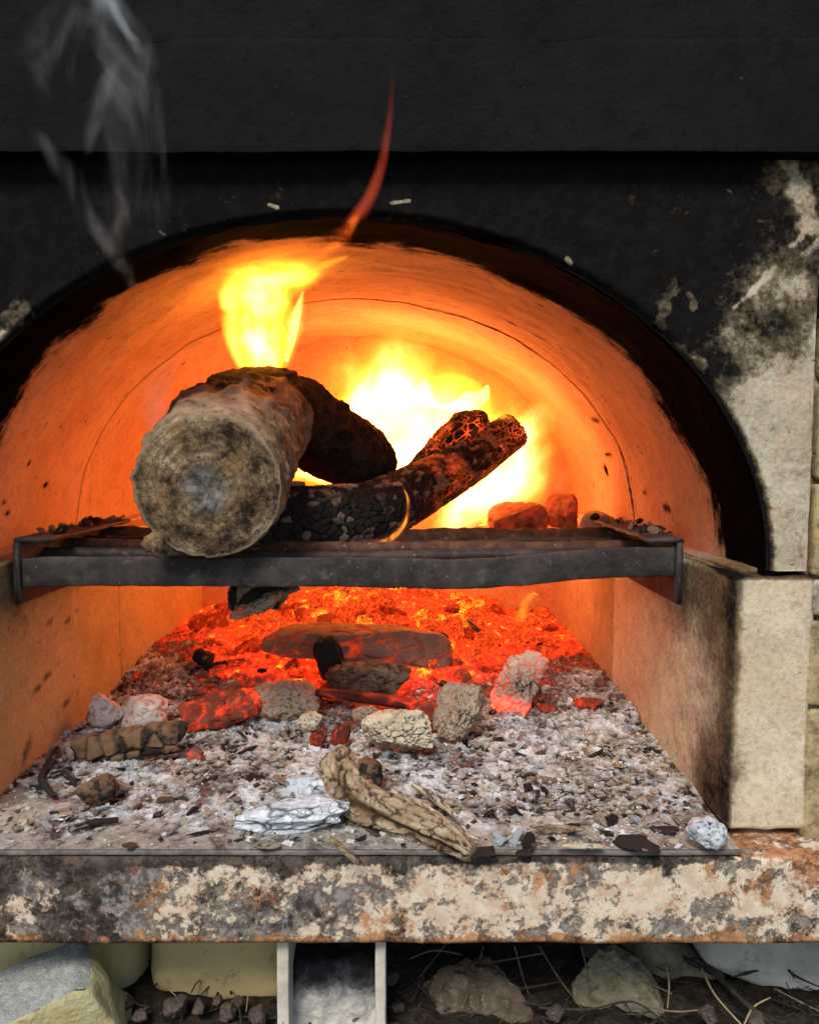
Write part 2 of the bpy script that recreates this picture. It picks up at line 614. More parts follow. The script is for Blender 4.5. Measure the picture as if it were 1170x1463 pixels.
def char_mat(name, heat=0.0, ash=.5, tint=(.30, .24, .19)):
    """blocky charcoal: dark cells, ash on the raised faces, glow in the cracks"""
    m = M(name)
    cr, tone = m.attr('crack'), m.attr('tone')
    n1 = m.noise(120, 5, .65)
    dark = m.mix(n1, (.008, .007, .006), (.03, .024, .02))
    ashc = m.mix(m.noise(90, 4), tint, tuple(c * .55 for c in tint))
    k = m.math('ADD', tone, m.math('MULTIPLY', m.math('SUBTRACT', n1, .5), .5))
    base = m.mix(m.math('MULTIPLY', m.mr(k, .70 - .35 * ash, .86 - .35 * ash), m.math('SUBTRACT', 1., cr)), dark, ashc)
    if heat:
        glow = m.math('MULTIPLY', cr, m.mr(m.noise(14, 4, .6), .38, .68))
        g2 = m.mr(m.noise(20, 5, .65, .3, m.off((2, 9, 4))), .52, .75, 0, .45)
        es = m.math('MULTIPLY', m.math('MULTIPLY', m.math('ADD', glow, g2), m.attr('hot')), heat)
        return m.bsdf(base, .9, m.bump(n1, .0015), em=(1, .10, .012), es=es)
    return m.bsdf(base, .85, m.bump(n1, .0015), spec=.25)


MAT['charlog'] = char_mat('charred_log', .9, .04, (.22, .17, .13))
MAT['charhot'] = char_mat('charred_log_glowing', 1.3, .02, (.16, .09, .06))
MAT['charcoal'] = char_mat('charcoal', 0, .05)
MAT['charstick'] = char_mat('brown_charred_stick', 0, 1.15, (.20, .115, .06))


def ashblock(name, cA, cB, crackc, heat=0.0, hotc=(1, .06, .008), low=0., allglow=0.):
    """a lump of wood burnt to ash; crack attribute darkens or glows"""
    m = M(name)
    cr, tone, zz = m.attr('crack'), m.attr('tone'), m.attr('zrel')
    n1 = m.noise(60, 6, .65, .2)
    n2 = m.noise(260, 4, .6)
    base = m.mix(m.mr(n1, .35, .68), cA, cB)
    base = m.mix(m.mr(n2, .55, .72, 0, .55), base, tuple(c * .45 for c in cA))
    fc = m.vor(95, 'DISTANCE_TO_EDGE', 'Distance', m.n('ShaderNodeVectorMath', {0: m.pos(), 1: m.n('ShaderNodeVectorMath', {0: m.noise(70, 4, .6, col=True), 1: (.012, .012, .012)}, operation='MULTIPLY').outputs[0]}, operation='ADD').outputs[0])
    fcm = m.math('MULTIPLY', m.mr(fc, .0, .07, 1, 0), m.mr(m.noise(30, 3), .54, .66))
    cr = m.math('MAXIMUM', cr, m.math('MULTIPLY', fcm, .55))
    base = m.mix(m.math('MULTIPLY', cr, .94), base, crackc)
    n1 = m.math('SUBTRACT', n1, m.math('MULTIPLY', fcm, .6))
    h = m.math('ADD', n1, m.math('MULTIPLY', n2, .6))
    if heat:
        g = m.math('MULTIPLY', cr, m.mr(m.noise(22, 4, .6, 0, m.off((1, 2, 3))), .40, .66))
        g = m.math('ADD', g, m.math('MULTIPLY', m.mr(m.noise(30, 5, .7, .5), .5, .72), allglow))
        if low:
            g = m.math('ADD', g, m.math('MULTIPLY', m.mr(m.math('ADD', zz, m.math('MULTIPLY', m.math('SUBTRACT', n1, .5), .3)), .34, .12), low))
        return m.bsdf(base, .95, m.bump(h, .0016, .9), em=hotc, es=m.math('MULTIPLY', g, heat), spec=.1)
    return m.bsdf(base, .95, m.bump(h, .0016, .9), spec=.1)


MAT['ash_pale'] = ashblock('pale_ash_wood', (.42, .35, .24), (.60, .53, .40), (.04, .025, .015))
MAT['ash_grey'] = ashblock('grey_ash_wood', (.30, .24, .17), (.42, .35, .26), (.05, .03, .02), .16)
MAT['ash_brown'] = ashblock('brown_ash_wood', (.10, .07, .045), (.20, .145, .10), (.03, .018, .012))
MAT['ash_pink'] = ashblock('pinkish_ash_wood', (.20, .125, .09), (.27, .18, .13), (.12, .03, .012), .28)
MAT['ash_white'] = ashblock('white_blue_ash', (.40, .44, .48), (.72, .75, .76), (.015, .017, .022))
MAT['ash_rosy'] = ashblock('rosy_white_ash', (.56, .46, .44), (.66, .60, .54), (.30, .16, .12))
MAT['block_hot'] = ashblock('block_glowing_base', (.42, .33, .25), (.52, .43, .34), (.10, .035, .02), .8, (1, .045, .01), low=.8)
MAT['ember_red'] = ashblock('red_ember', (.16, .04, .022), (.24, .075, .045), (.10, .012, .005), .85, (1, .045, .007), allglow=.7)
MAT['ember_dull'] = ashblock('dull_ember', (.10, .045, .03), (.22, .11, .075), (.12, .02, .01), 1.1, (1, .05, .008), allglow=.45)
MAT['ember_mid'] = ashblock('orange_ember', (.10, .03, .015), (.19, .07, .04), (.1, .02, .01), 2.2, (1, .060, .007), allglow=1.5)
MAT['ember_hot'] = ashblock('yellow_hot_ember', (.10, .03, .015), (.16, .05, .025), (.2, .05, .02), 4.2, (1, .17, .010), allglow=1.2)
MAT['brick_firelight'] = ashblock('brick_painted_firelight', (.26, .09, .04), (.36, .14, .07), (.10, .02, .01), .35, (1, .05, .008), allglow=.5)  # red firelight on the rubble, put into base colour and emission
MAT['plank'] = ashblock('dark_red_plank', (.060, .018, .014), (.11, .03, .022), (.25, .04, .02), .5, (1, .05, .01), allglow=.12)
MAT['branch'] = ashblock('peeled_branch', (.24, .16, .09), (.46, .37, .25), (.035, .018, .010))


def ash_bed_mat():
    m = M('wood_ash_bed')
    heat, crum, hgt = m.attr('hotness'), m.attr('crumb'), m.attr('hgt')
    n1 = m.noise(105, 9, .80, .1)
    n0 = m.noise(13, 5, .62)
    k = m.math('ADD', m.math('MULTIPLY', hgt, .40), m.math('MULTIPLY', n1, .80))
    k = m.math('ADD', k, m.math('MULTIPLY', m.math('SUBTRACT', n0, .5), .55))
    base = m.ramp(k, [(.22, (.02, .019, .019)), (.30, (.10, .093, .085)), (.37, (.29, .27, .235)), (.46, (.42, .40, .36)), (.56, (.54, .54, .53)), (.68, (.69, .73, .76))])
    base = m.mix(m.mr(m.noise(38, 7, .74, .1, m.off((3, 1, 0))), .53, .64, 0, .7), base, m.mix(n1, (.16, .115, .07), (.42, .335, .225)))
    base = m.mix(m.mr(m.noise(24, 9, .78, .1, m.off((8, 2, 0))), .575, .64, 0, .85), base, m.mix(m.mr(n1, .45, .6), (.014, .013, .014), (.09, .08, .075)))
    # the plate shows through a film of pale dust towards the front edge
    dust = m.mix(m.mr(m.noise(90, 7, .7), .4, .64), (.33, .30, .25), (.50, .47, .42))
    base = m.mix(m.attr('bare'), base, dust)
    # hotter ash is browner, then glows
    hk = m.math('ADD', heat, m.math('MULTIPLY', m.math('SUBTRACT', m.noise(26, 9, .76, .3), .5), 2.0))
    base = m.mix(m.mr(hk, -.12, .30, 0, .95), base, m.mix(m.mr(n1, .42, .64), (.014, .008, .006), m.mix(m.mr(heat, .35, .9), (.15, .085, .06), (.02, .007, .005))))
    g = m.mr(hk, .20, .72)
    glow = m.math('MULTIPLY', g, m.math('ADD', .50, m.math('ADD', m.mr(m.noise(85, 9, .76, .2, m.off((0, 4, 0))), .42, .62, 0, .9), m.mr(m.noise(38, 8, .76, .6, m.off((6, 1, 0))), .53, .64, 0, 1.5))))
    emc = m.ramp(m.math('MULTIPLY', glow, .45), [(0, (1, .03, .006)), (.5, (1, .04, .006)), (.75, (1, .07, .006)), (.95, (1, .19, .008))])
    h = m.math('ADD', n1, m.math('MULTIPLY', m.noise(420, 4, .7), .5))
    return m.bsdf(base, .96, m.bump(h, .0024, 1), em=emc, es=m.math('MULTIPLY', glow, .72), spec=.08)


MAT['ashbed'] = ash_bed_mat()


def flake_mat():
    m = M('ash_flake')
    t = m.attr('tone')
    base = m.ramp(t, [(0, (.015, .014, .015)), (.16, (.05, .045, .04)), (.22, (.24, .17, .10)), (.38, (.40, .33, .24)), (.55, (.5, .47, .42)), (.75, (.62, .63, .63)), (1, (.78, .80, .82))])
    return m.bsdf(m.mix(m.mr(m.noise(300, 3), .4, .7, 0, .4), base, (.1, .09, .08)), .95, spec=.1)


MAT['flake'] = flake_mat()


def simple(name, cA, cB, sc=40, rough=.85, bd=.002, cC=None, spec=.25):
    m = M(name)
    n = m.noise(sc, 7, .66, .3)
    b = m.mix(m.mr(n, .35, .68), cA, cB)
    if cC: b = m.mix(m.mr(m.noise(sc * 2.5, 6, .7, .3, m.off((4, 4, 4))), .55, .68, 0, .85), b, cC)
    return m.bsdf(b, rough, m.bump(m.math('ADD', n, m.math('MULTIPLY', m.noise(sc * 5, 4), .5)), bd), spec=spec)


MAT['yellow'] = simple('pale_yellow_concrete', (.58, .50, .24), (.66, .57, .30), 18, .9, .001, (.46, .37, .17))
MAT['ochre'] = simple('ochre_concrete', (.56, .44, .20), (.62, .50, .25), 20, .9, .0014, (.36, .25, .10))
MAT['rubble'] = simple('pitted_grey_rubble', (.30, .31, .28), (.44, .45, .41), 120, .95, .004, (.10, .10, .09))
MAT['rubble_y'] = simple('broken_yellow_concrete', (.50, .43, .20), (.60, .54, .32), 40, .95, .003, (.44, .35, .14))
MAT['ashyconcrete'] = simple('ash_smeared_concrete', (.24, .24, .235), (.50, .48, .44), 50, .95, .004, (.022, .022, .026))
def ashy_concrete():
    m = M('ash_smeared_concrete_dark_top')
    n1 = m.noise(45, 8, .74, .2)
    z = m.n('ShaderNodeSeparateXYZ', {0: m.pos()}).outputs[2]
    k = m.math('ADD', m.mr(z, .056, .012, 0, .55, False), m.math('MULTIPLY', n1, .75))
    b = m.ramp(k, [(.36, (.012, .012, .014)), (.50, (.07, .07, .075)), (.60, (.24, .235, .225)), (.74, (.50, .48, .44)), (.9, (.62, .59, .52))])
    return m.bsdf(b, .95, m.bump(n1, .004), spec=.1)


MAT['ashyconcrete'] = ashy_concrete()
MAT['rock_brown'] = simple('brown_rock', (.09, .065, .045), (.15, .115, .08), 60, .95, .004, (.26, .22, .17))
MAT['rock_olive'] = simple('olive_rock', (.15, .14, .085), (.26, .235, .15), 50, .95, .004, (.08, .075, .055))
MAT['sheet'] = simple('pale_grey_sheet', (.44, .43, .36), (.54, .53, .46), 30, .85, .0012, (.30, .29, .22))
MAT['dustplate'] = simple('dusty_dark_plate', (.10, .085, .075), (.22, .20, .18), 50, .9, .001)
MAT['soil'] = simple('dark_soil', (.020, .016, .012), (.05, .040, .028), 60, 1, .006, (.09, .072, .05), .1)
MAT['twig'] = simple('dry_twig', (.12, .09, .055), (.22, .17, .11), 80, .9, .001)
MAT['straw'] = simple('dry_straw', (.36, .28, .15), (.48, .39, .22), 60, .8, .0005)
MAT['twigdark'] = simple('dark_twig', (.025, .022, .02), (.05, .042, .035), 80, .9, .001)
MAT['leaf'] = simple('dead_leaf', (.28, .22, .07), (.40, .33, .12), 50, .8, .001, (.16, .12, .05))
MAT['pebble'] = simple('clod', (.06, .045, .035), (.13, .10, .08), 60, .95, .004, (.07, .05, .04))
MAT['crumb'] = simple('pinkish_crumb', (.38, .24, .15), (.48, .32, .22), 90, .95, .003, (.07, .05, .04))


def flame_mat(name, col, strength, sc=26, lo=.36, hi=.66, st=(1, 1, .38), dist=1.2, floor=.15, step=.6):
    m = M(name)
    n = m.noise(sc, 3, .55, dist, m.st(st))
    k = m.math('MULTIPLY', m.mr(n, lo, hi, floor, 1), strength)
    e = m.n('ShaderNodeEmission', {'Color': col, 'Strength': k})
    m.nt.links.new(e.outputs[0], m.out.inputs['Volume'])
    m.mat.cycles.volume_step_rate = step
    return m.mat


MAT['fl_red'] = flame_mat('flame_red', (1, .10, .035), 6, 14, .3, .6, floor=.3)
MAT['fl_out'] = flame_mat('flame_orange', (1, .15, .008), 5, 30, floor=.1)
MAT['fl_mid'] = flame_mat('flame_yellow', (1, .36, .02), 24, 36, floor=.1)
MAT['fl_core'] = flame_mat('flame_white', (1, .55, .12), 90, lo=.3, hi=.55, floor=.4)
MAT['fl_thin'] = flame_mat('flame_thin', (1, .36, .03), 140, 40, lo=.42, hi=.62, floor=.05)


def fire_body_mat(name, S, taper=.45, wob=.8, tong=.7, pw=2.2, stops=None, sc=1.9):
    """fire that thins out from a white hot heart to ragged orange edges; unit sphere coordinates"""
    m = M(name)
    p = m.pos()
    nv = m.noise(sc, 3, .55, .0, m.st((1, 1, .6)), col=True)
    off = m.n('ShaderNodeVectorMath', {0: nv, 1: (.5, .5, .5)}, operation='SUBTRACT').outputs[0]
    off = m.n('ShaderNodeVectorMath', {0: off, 1: (wob * 2, wob * 2, wob * 2)}, operation='MULTIPLY').outputs[0]
    wp = m.n('ShaderNodeVectorMath', {0: p, 1: off}, operation='ADD').outputs[0]
    sep = m.n('ShaderNodeSeparateXYZ', {0: wp})
    k = m.math('SUBTRACT', 1.0, m.math('MULTIPLY', sep.outputs[2], taper))
    k = m.math('MAXIMUM', k, .25)
    cx, cy_ = m.math('DIVIDE', sep.outputs[0], k), m.math('DIVIDE', sep.outputs[1], k)
    d = m.math('SQRT', m.math('ADD', m.math('ADD', m.math('MULTIPLY', cx, cx), m.math('MULTIPLY', cy_, cy_)), m.math('MULTIPLY', sep.outputs[2], sep.outputs[2])))
    f = m.math('SUBTRACT', .95, d)
    tg = m.math('SUBTRACT', m.noise(3.4, 4, .6, 1.0, m.st((1, 1, .4), m.off((3, 1, 2)))), .5)
    f = m.math('ADD', f, m.math('MULTIPLY', tg, tong))
    # nothing may be left at the skin of the domain
    sp = m.n('ShaderNodeSeparateXYZ', {0: p})
    r2 = m.math('ADD', m.math('ADD', m.math('MULTIPLY', sp.outputs[0], sp.outputs[0]), m.math('MULTIPLY', sp.outputs[1], sp.outputs[1])), m.math('MULTIPLY', sp.outputs[2], sp.outputs[2]))
    f = m.math('MULTIPLY', m.math('MINIMUM', m.math('MAXIMUM', f, 0.), 1.), m.mr(r2, 1.0, .55))
    col = m.ramp(f, stops or [(0, (1, .085, .003)), (.16, (1, .20, .006)), (.36, (1, .36, .05)), (.7, (1, .55, .28))])
    e = m.n('ShaderNodeEmission', {'Color': col, 'Strength': m.math('MULTIPLY', m.math('POWER', f, pw), S)})
    m.nt.links.new(e.outputs[0], m.out.inputs['Volume'])
    m.mat.cycles.volume_step_rate = .5
    return m.mat


def curve(m, t, xs, vs_):
    nd = m.n('ShaderNodeFloatCurve', {'Value': t})
    c = nd.mapping.curves[0]
    while len(c.points) < len(xs): c.points.new(.5, .5)
    for p, x, v in zip(c.points, xs, vs_): p.location = (float(x), float(v)); p.handle_type = 'AUTO_CLAMPED'
    nd.mapping.update()
    return nd.outputs[0]


def plume(name, label, cat, strands, S, stops=None, scat=None, pw=1.5, nsc=22, lo=.3, hi=.7, floor=.2, wob=.9, dr=.7, stz=.35, parent=None, step=.5, fade=(.12, .85)):
    """soft volume bodies (smoke, thin flame) following a rising path: (x px, y px, distance, half width px)"""
    root = parent
    for path in strands:
        p, r_ = P4(path)
        order = np.argsort(p[:, 2]); p, r_ = p[order], r_[order]
        wm = r_.max()
        lo3, hi3 = (p - wm * 1.8).min(0), (p + wm * 1.8).max(0)
        lo3[2], hi3[2] = p[0, 2], p[-1, 2]
        lo3[1], hi3[1] = p[:, 1].min() - wm * dr * 1.1, p[:, 1].max() + wm * dr * 1.1
        c, h = (lo3 + hi3) / 2, (hi3 - lo3) / 2
        if root is None: root = empty(name, c, label, cat)
        m = M(name)
        P = m.pos()
        W3 = m.st(tuple(h))
        n1 = m.n('ShaderNodeVectorMath', {0: m.noise(nsc, 3, .55, .6, m.off(tuple(c), m.st((1, 1, stz), W3)), col=True), 1: (.5, .5, .5)}, operation='SUBTRACT').outputs[0]
        sp, sn = m.n('ShaderNodeSeparateXYZ', {0: W3}), m.n('ShaderNodeSeparateXYZ', {0: n1})
        t = m.math('MULTIPLY_ADD', m.n('ShaderNodeSeparateXYZ', {0: P}).outputs[2], .5, .5)
        tz = (p[:, 2] - lo3[2]) / (hi3[2] - lo3[2])
        xc = m.math('MULTIPLY_ADD', curve(m, t, tz, (p[:, 0] - lo3[0]) / (2 * h[0])), 2 * h[0], -h[0])
        yc = m.math('MULTIPLY_ADD', curve(m, t, tz, (p[:, 1] - lo3[1]) / (2 * h[1])), 2 * h[1], -h[1])
        w_ = m.math('MAXIMUM', m.math('MULTIPLY', curve(m, t, tz, r_ / wm), wm), wm * .03)
        dx = m.math('ADD', m.math('DIVIDE', m.math('SUBTRACT', sp.outputs[0], xc), w_), m.math('MULTIPLY', sn.outputs[0], wob * 2))
        dy = m.math('DIVIDE', m.math('SUBTRACT', sp.outputs[1], yc), m.math('MULTIPLY', w_, dr))
        f = m.math('SUBTRACT', 1., m.math('ADD', m.math('MULTIPLY', dx, dx), m.math('MULTIPLY', dy, dy)))
        f = m.math('MAXIMUM', f, 0.)
        f = m.math('MULTIPLY', f, m.mr(m.noise(nsc * 1.6, 4, .6, .8, m.off(tuple(c + 3), m.st((1, 1, stz), W3))), lo, hi, floor, 1))
        f = m.math('MULTIPLY', f, m.math('MULTIPLY', m.mr(t, 0, fade[0]), m.mr(t, 1, fade[1])))
        k = m.math('MULTIPLY', m.math('POWER', f, pw), S)
        if scat: e = m.n('ShaderNodeVolumeScatter', {'Color': scat, 'Density': k})
        else: e = m.n('ShaderNodeEmission', {'Color': m.ramp(f, stops), 'Strength': k})
        m.nt.links.new(e.outputs[0], m.out.inputs['Volume'])
        m.mat.cycles.volume_step_rate = .8 if scat else step
        V = np.array([[x, y, z] for x in (-1, 1) for y in (-1, 1) for z in (-1, 1)], float)
        Fq = np.array([[0, 1, 3, 2], [4, 6, 7, 5], [0, 4, 5, 1], [2, 3, 7, 6], [0, 2, 6, 4], [1, 5, 7, 3]])
        o = obj('strand' if scat else 'flame_body', make_mesh(name, V, [Fq], m.mat, smooth=False), root, Vector(c) - root.location)
        o.scale = h
    return root


MAT['fire_body'] = fire_body_mat('fire_body', 90, pw=1.5, tong=1.0)
MAT['fire_glow'] = fire_body_mat('fire_glow', 16, .25, .45, .45, 1.5, [(0, (1, .11, .003)), (.5, (1, .25, .004)), (1, (1, .33, .006))], 1.4)


def core_surf():
    m = M('flame_white_hot')
    e = m.n('ShaderNodeEmission', {'Color': (1, .14, .022), 'Strength': 9.})
    m.nt.links.new(e.outputs[0], m.out.inputs['Surface'])
    return m.mat


MAT['core'] = core_surf()


# ================================================================== the oven
Y0 = .72                                     # plane of the oven front
XC = at(485, 810, Y0)[0]
ZS = at(800, 816, Y0)[2]                     # spring line of the arch
AX = at(1098, 810, Y0)[0] - XC               # half width of the arch
BZ = at(485, 308, Y0)[2] - ZS                # rise of the arch
XR0 = at(1042, 1000, Y0)[0]                  # inner face of the right slab
YB = 1.5                                     # back wall
XL = lambda Y: -.375 + (Y - Y0) * (.0425 / .78)
oven = empty('masonry_oven', (0, Y0, 0), 'soot blackened masonry oven with an arched mouth and clay lined vault', 'oven')


def pxs(V):
    d = V - CAM
    zc = d @ FWD
    return 553 + F * d[:, 0] / zc, 731.5 - F * (d @ UP) / zc


def seg_mask(px, py, x0, y0, x1, y1, wd):
    d = np.array([x1 - x0, y1 - y0], float)
    L2 = d @ d
    t = np.clip(((px - x0) * d[0] + (py - y0) * d[1]) / L2, 0, 1)
    dist = np.hypot(px - x0 - t * d[0], py - y0 - t * d[1])
    return 1 - ss(wd * .4, wd, dist + (fbm(np.column_stack([px / 13, py / 13, px * 0]), 3, 3) - .5) * wd * 1.5)


def facade_soot(V):
    px, py = pxs(V)
    q2 = np.column_stack([px / 80, py / 80, px * 0])
    na, nb = fbm(q2, 6, 11, .6) - .5, fbm(q2 + 9, 6, 15, .6) - .5
    s = 1.12 - .42 * ss(1000, 1125, px + na * 260) - .80 * ss(430, 650, py + (px - 1000) * .45 + nb * 330) * ss(880, 960, px)
    for a in ((1165, 320, 1130, 352, 6), (1170, 345, 1150, 362, 7), (1095, 395, 1048, 440, 5), (985, 422, 990, 437, 8), (962, 405, 938, 468, 14), (1125, 225, 1160, 330, 18), (890, 450, 905, 462, 8), (948, 495, 1000, 520, 14), (1040, 272, 1044, 275, 5), (0, 470, 28, 450, 26), (10, 480, 0, 495, 12)):
        s = s - .5 * seg_mask(px, py, *a)
    for a in ((560, 290, 585, 287, 3), (375, 358, 380, 362, 4), (385, 292, 396, 296, 4), (228, 330, 236, 336, 3), (140, 360, 146, 366, 3), (810, 370, 815, 376, 5)):
        s = s - .75 * seg_mask(px, py, *a)
    # the arris of the arch is smoked black
    q = np.hypot((V[:, 0] - XC) / AX, (V[:, 2] - ZS) / BZ)
    s = np.maximum(s, 1.1 * (1 - ss(1.0, 1.022, q)))
    return s


# front panel: the arch cut out of a slab
def front_panel():
    XRr, XLl, ZT = at(1160, 600, Y0)[0], -.56, at(500, 190, Y0)[2]
    nt_, ns = 760, 230
    th = np.linspace(0, np.pi, nt_)
    inner = np.column_stack([XC + AX * np.cos(th), ZS + BZ * np.sin(th)])
    dx, dz = np.cos(th) * AX, np.sin(th) * BZ
    with np.errstate(divide='ignore', invalid='ignore'):
        tx = np.where(dx > 0, (XRr - XC) / dx, (XLl - XC) / dx)
        tz = np.where(dz > 1e-9, (ZT - ZS) / dz, 1e9)
    t = np.minimum(np.abs(tx), tz)
    outer = np.column_stack([XC + dx * t, ZS + dz * t])
    s = np.linspace(0, 1, ns) ** 1.25
    P = inner[:, None, :] * (1 - s)[None, :, None] + outer[:, None, :] * s[None, :, None]
    V = np.zeros((nt_, ns, 3))
    V[..., 0] = P[..., 0]; V[..., 2] = P[..., 1]; V[..., 1] = Y0
    V = V.reshape(-1, 3)
    V[:, 1] += (fbm(V * 30, 5, 4) - .5) * .0035 + (fbm(V * 120, 3, 9) - .5) * .0012
    # rounded rim
    q = np.hypot((V[:, 0] - XC) / AX, (V[:, 2] - ZS) / BZ)
    V[:, 1] += .006 * (1 - ss(1, 1.03, q)) ** 2
    soot = facade_soot(V)
    Fc = [grid_faces(nt_, ns)]
    # bottom lip at the right foot and outer right side
    k = ns
    low = V[:k].copy(); low[:, 1] += .09
    b0 = len(V)
    V = np.vstack([V, low])
    soot = np.append(soot, np.ones(k) * .6)
    Fc.append(np.stack([np.arange(k - 1), np.arange(1, k), b0 + np.arange(1, k), b0 + np.arange(k - 1)], -1))
    return mobj('front_panel', V, Fc, MAT['facade'], oven, {'soot': soot})


front_panel()


def vault(y0, y1, shrink, flare, seed):
    nt_, ny = 300, int((y1 - y0) / .003)
    th = np.linspace(-.02, np.pi + .02, nt_)
    ys = np.linspace(y0, y1, ny)
    T, Yg = np.meshgrid(th, ys)
    r = 1 - shrink / AX + np.zeros_like(T)
    if not flare: r = r + .03 * (1 - ss(y0, y0 + .0031, Yg))
    if flare: r = r + .016 * (1 - ss(y0, y0 + .008, Yg)) ** 2
    V = np.stack([XC + AX * r * np.cos(T), Yg, ZS + BZ * r * np.sin(T)], -1).reshape(-1, 3)
    nrm = np.stack([np.cos(T), 0 * T, np.sin(T)], -1).reshape(-1, 3)
    d = (fbm(V * 14, 3, seed) - .5) * .008 + (fbm(V * 60, 4, seed + 4) - .5) * .0025
    # shallow trowel ridges
    rdg = vn(np.column_stack([T.ravel() * 5, Yg.ravel() * 70, T.ravel() * 0]), seed + 9)
    d += (rdg - .5) * .0012
    # two long open cracks running round the vault
    V = V + nrm * d[:, None]
    Th = T.ravel(); Y = Yg.ravel()
    lim = Y0 + .100 - .040 * np.exp(-((Th - 1.75) / .5) ** 2) - .035 * ss(.55, .12, Th) + .018 * np.sin(Th * 2.2) + (fbm(np.column_stack([Th * 4, Y * 4, Th * 0]), 4, 21) - .5) * .05
    s = 1.15 * (1 - ss(-.045, .055, Y - lim + (fbm(np.column_stack([Th * 7, Y * 60, Th * 0]), 6, 23, .62) - .5) * .05))
    # brownish scorch low on the right, behind the black band
    s = s + .40 * (1 - ss(.0, .07, Y - lim)) * ss(.75, .15, Th)
    # stray soot smears
    for (ty, yy, a, b, k) in ((2.93, .99, .014, .009, .55), (2.90, .96, .006, .014, .4), (2.84, .93, .012, .006, .5), (2.98, .89, .016, .005, .45), (3.02, .90, .01, .008, .45), (.25, 1.22, .03, .012, .5), (.33, 1.18, .01, .02, .4), (.5, 1.15, .02, .03, .25), (.95, 1.02, .12, .007, .3), (.12, .98, .02, .02, .4), (.17, 1.05, .012, .012, .4)):
        s = s + k * np.exp(-((Th - ty) / a) ** 2 - ((Y - yy) / b) ** 2)
    s = s + .30 * (1 - ss(.0, .003 + .012 * ss(1.3, .9, Th) * ss(.2, .7, Th), np.abs(Y - 1.1115))) * ss(.35, .6, fbm(np.column_stack([Th * 4, Y * 0, Th * 0]), 2, 31)) * ss(1.9, 1.3, Th)
    return mobj('vault_segment', V, [grid_faces(ny, nt_)[:, ::-1]], MAT['vault'], oven, {'soot': s})


vault(Y0 + .003, 1.112, 0, True, 5)
vault(1.109, YB + .03, .0014, False, 5)
def part_box(name, dims, mat, sootf=None, seed=0, step=.008, rnd=.004, amp=.0009, parent=oven):
    V, Fc = box(*dims, step=step, rnd=rnd, amp=amp, seed=seed)
    V, Fc = weld(V, Fc)
    s = np.zeros(len(V)) if sootf is None else sootf(V)
    return mobj(name, V, Fc, mat, parent, {'soot': s})


def right_soot(V):
    x, y, z = V.T
    inner = ss(XR0 + .006, XR0 + .001, x)
    n = (fbm(V * 22, 4, 41) - .5) * .05
    zz = z / ZS
    edge = (.5 - .12 * zz) * (1 - ss(-.005, .034 + .012 * np.sin(zz * 7), y - Y0 + n * .6)) + .22 * (1 - ss(0, .09, y - Y0 + n))
    low = .5 * np.exp(-((y - .765) / .03) ** 2 - ((z - .03) / .045) ** 2)
    up = .35 * np.exp(-((y - .80) / .08) ** 2 - ((z - .2) / .05) ** 2)
    smk = .12 * ss(1.05, .8, y)
    s = inner * (edge + low + up + smk)
    front = (1 - inner) * (.62 * (1 - ss(.0, .012, x - XR0 + n * .25)) * ss(.05, .15, z) + .45 * np.exp(-((x - XR0) / .016) ** 2 - ((z - .055) / .03) ** 2))
    front += (1 - inner) * .30 * ss(.0, .006, z - (ZS - .01)) + .2 * ss(.004, .0, np.abs(x - (XR0 + .068)))
    top = ss(ZS - .009, ZS - .005, z) * .5 * ss(.80, .74, y)
    return s + front + top


def left_soot(V):
    x, y, z = V.T
    n = (fbm(V * 18, 4, 43) - .5) * .07
    s = .85 * (1 - ss(.0, .06, y - Y0 + n)) + .4 * np.exp(-((y - .82) / .05) ** 2 - ((z - .2) / .05) ** 2)
    for (yy, z0, a, b, k) in ((.88, .09, .03, .003, .6), (.95, .145, .025, .0025, .55), (1.08, .2, .006, .012, .7), (.90, .15, .012, .003, .5), (.93, .05, .02, .003, .5), (.84, .03, .01, .012, .5)):
        s = s + k * np.exp(-((y - yy - (z - z0) * .6) / a) ** 2 - ((z - z0 - (y - yy) * .25) / b) ** 2)
    return s


SLB = dict(step=.005, rnd=.005, amp=.0022)
part_box('side_slab', (XR0, at(1158, 1000, Y0)[0], Y0, 1.10, .001, ZS - .005), MAT['slab'] if False else MAT['slab'], right_soot, 3, **SLB)
part_box('side_slab', (XR0 + .001, XR0 + .07, 1.102, YB + .02, .001, ZS - .004), MAT['wallr'], lambda V: 0 * V[:, 0] + .08, 8, **SLB)


def left_slab(y0, y1, seed):
    V, Fc = box(-.07, 0, y0, y1, .001, ZS - .004, step=.007, rnd=.003, amp=.0012, seed=seed)
    V, Fc = weld(V, Fc)
    V[:, 0] += XL(V[:, 1])
    mobj('side_slab', V, Fc, MAT['wall'], oven, {'soot': left_soot(V)})


left_slab(Y0, 1.10, 11)
left_slab(1.1025, YB + .02, 12)
part_box('back_wall', (-.46, .40, YB, YB + .06, -.01, .58), MAT['vault'], None, 14, step=.02)
# ledge that closes the gap between slabs and vault foot
part_box('ledge', (XR0 + .012, AX + XC + .03, Y0 + .02, YB, ZS - .006, ZS - .001), MAT['wallr'], lambda V: .55 * ss(.9, .74, V[:, 1]), 15, step=.01, rnd=.002)
part_box('ledge', (XC - AX - .03, XL(Y0) - .01, Y0 + .02, YB, ZS - .006, ZS - .001), MAT['wall'], None, 16, step=.01, rnd=.002)

# lintel courses above the mouth
zl0, zl1 = at(500, 217, .70)[2], at(500, 54, .70)[2]
part_box('lintel', (-1.08, 1.08, .70, .80, zl0, zl1), MAT['lintel'], None, 21, step=.006, rnd=.0008, amp=.0011)
part_box('lintel', (-1.08, 1.08, .7006, .80, zl1 - .003, zl1 + .14), MAT['lintel'], None, 22, step=.006, rnd=.0008, amp=.0009)

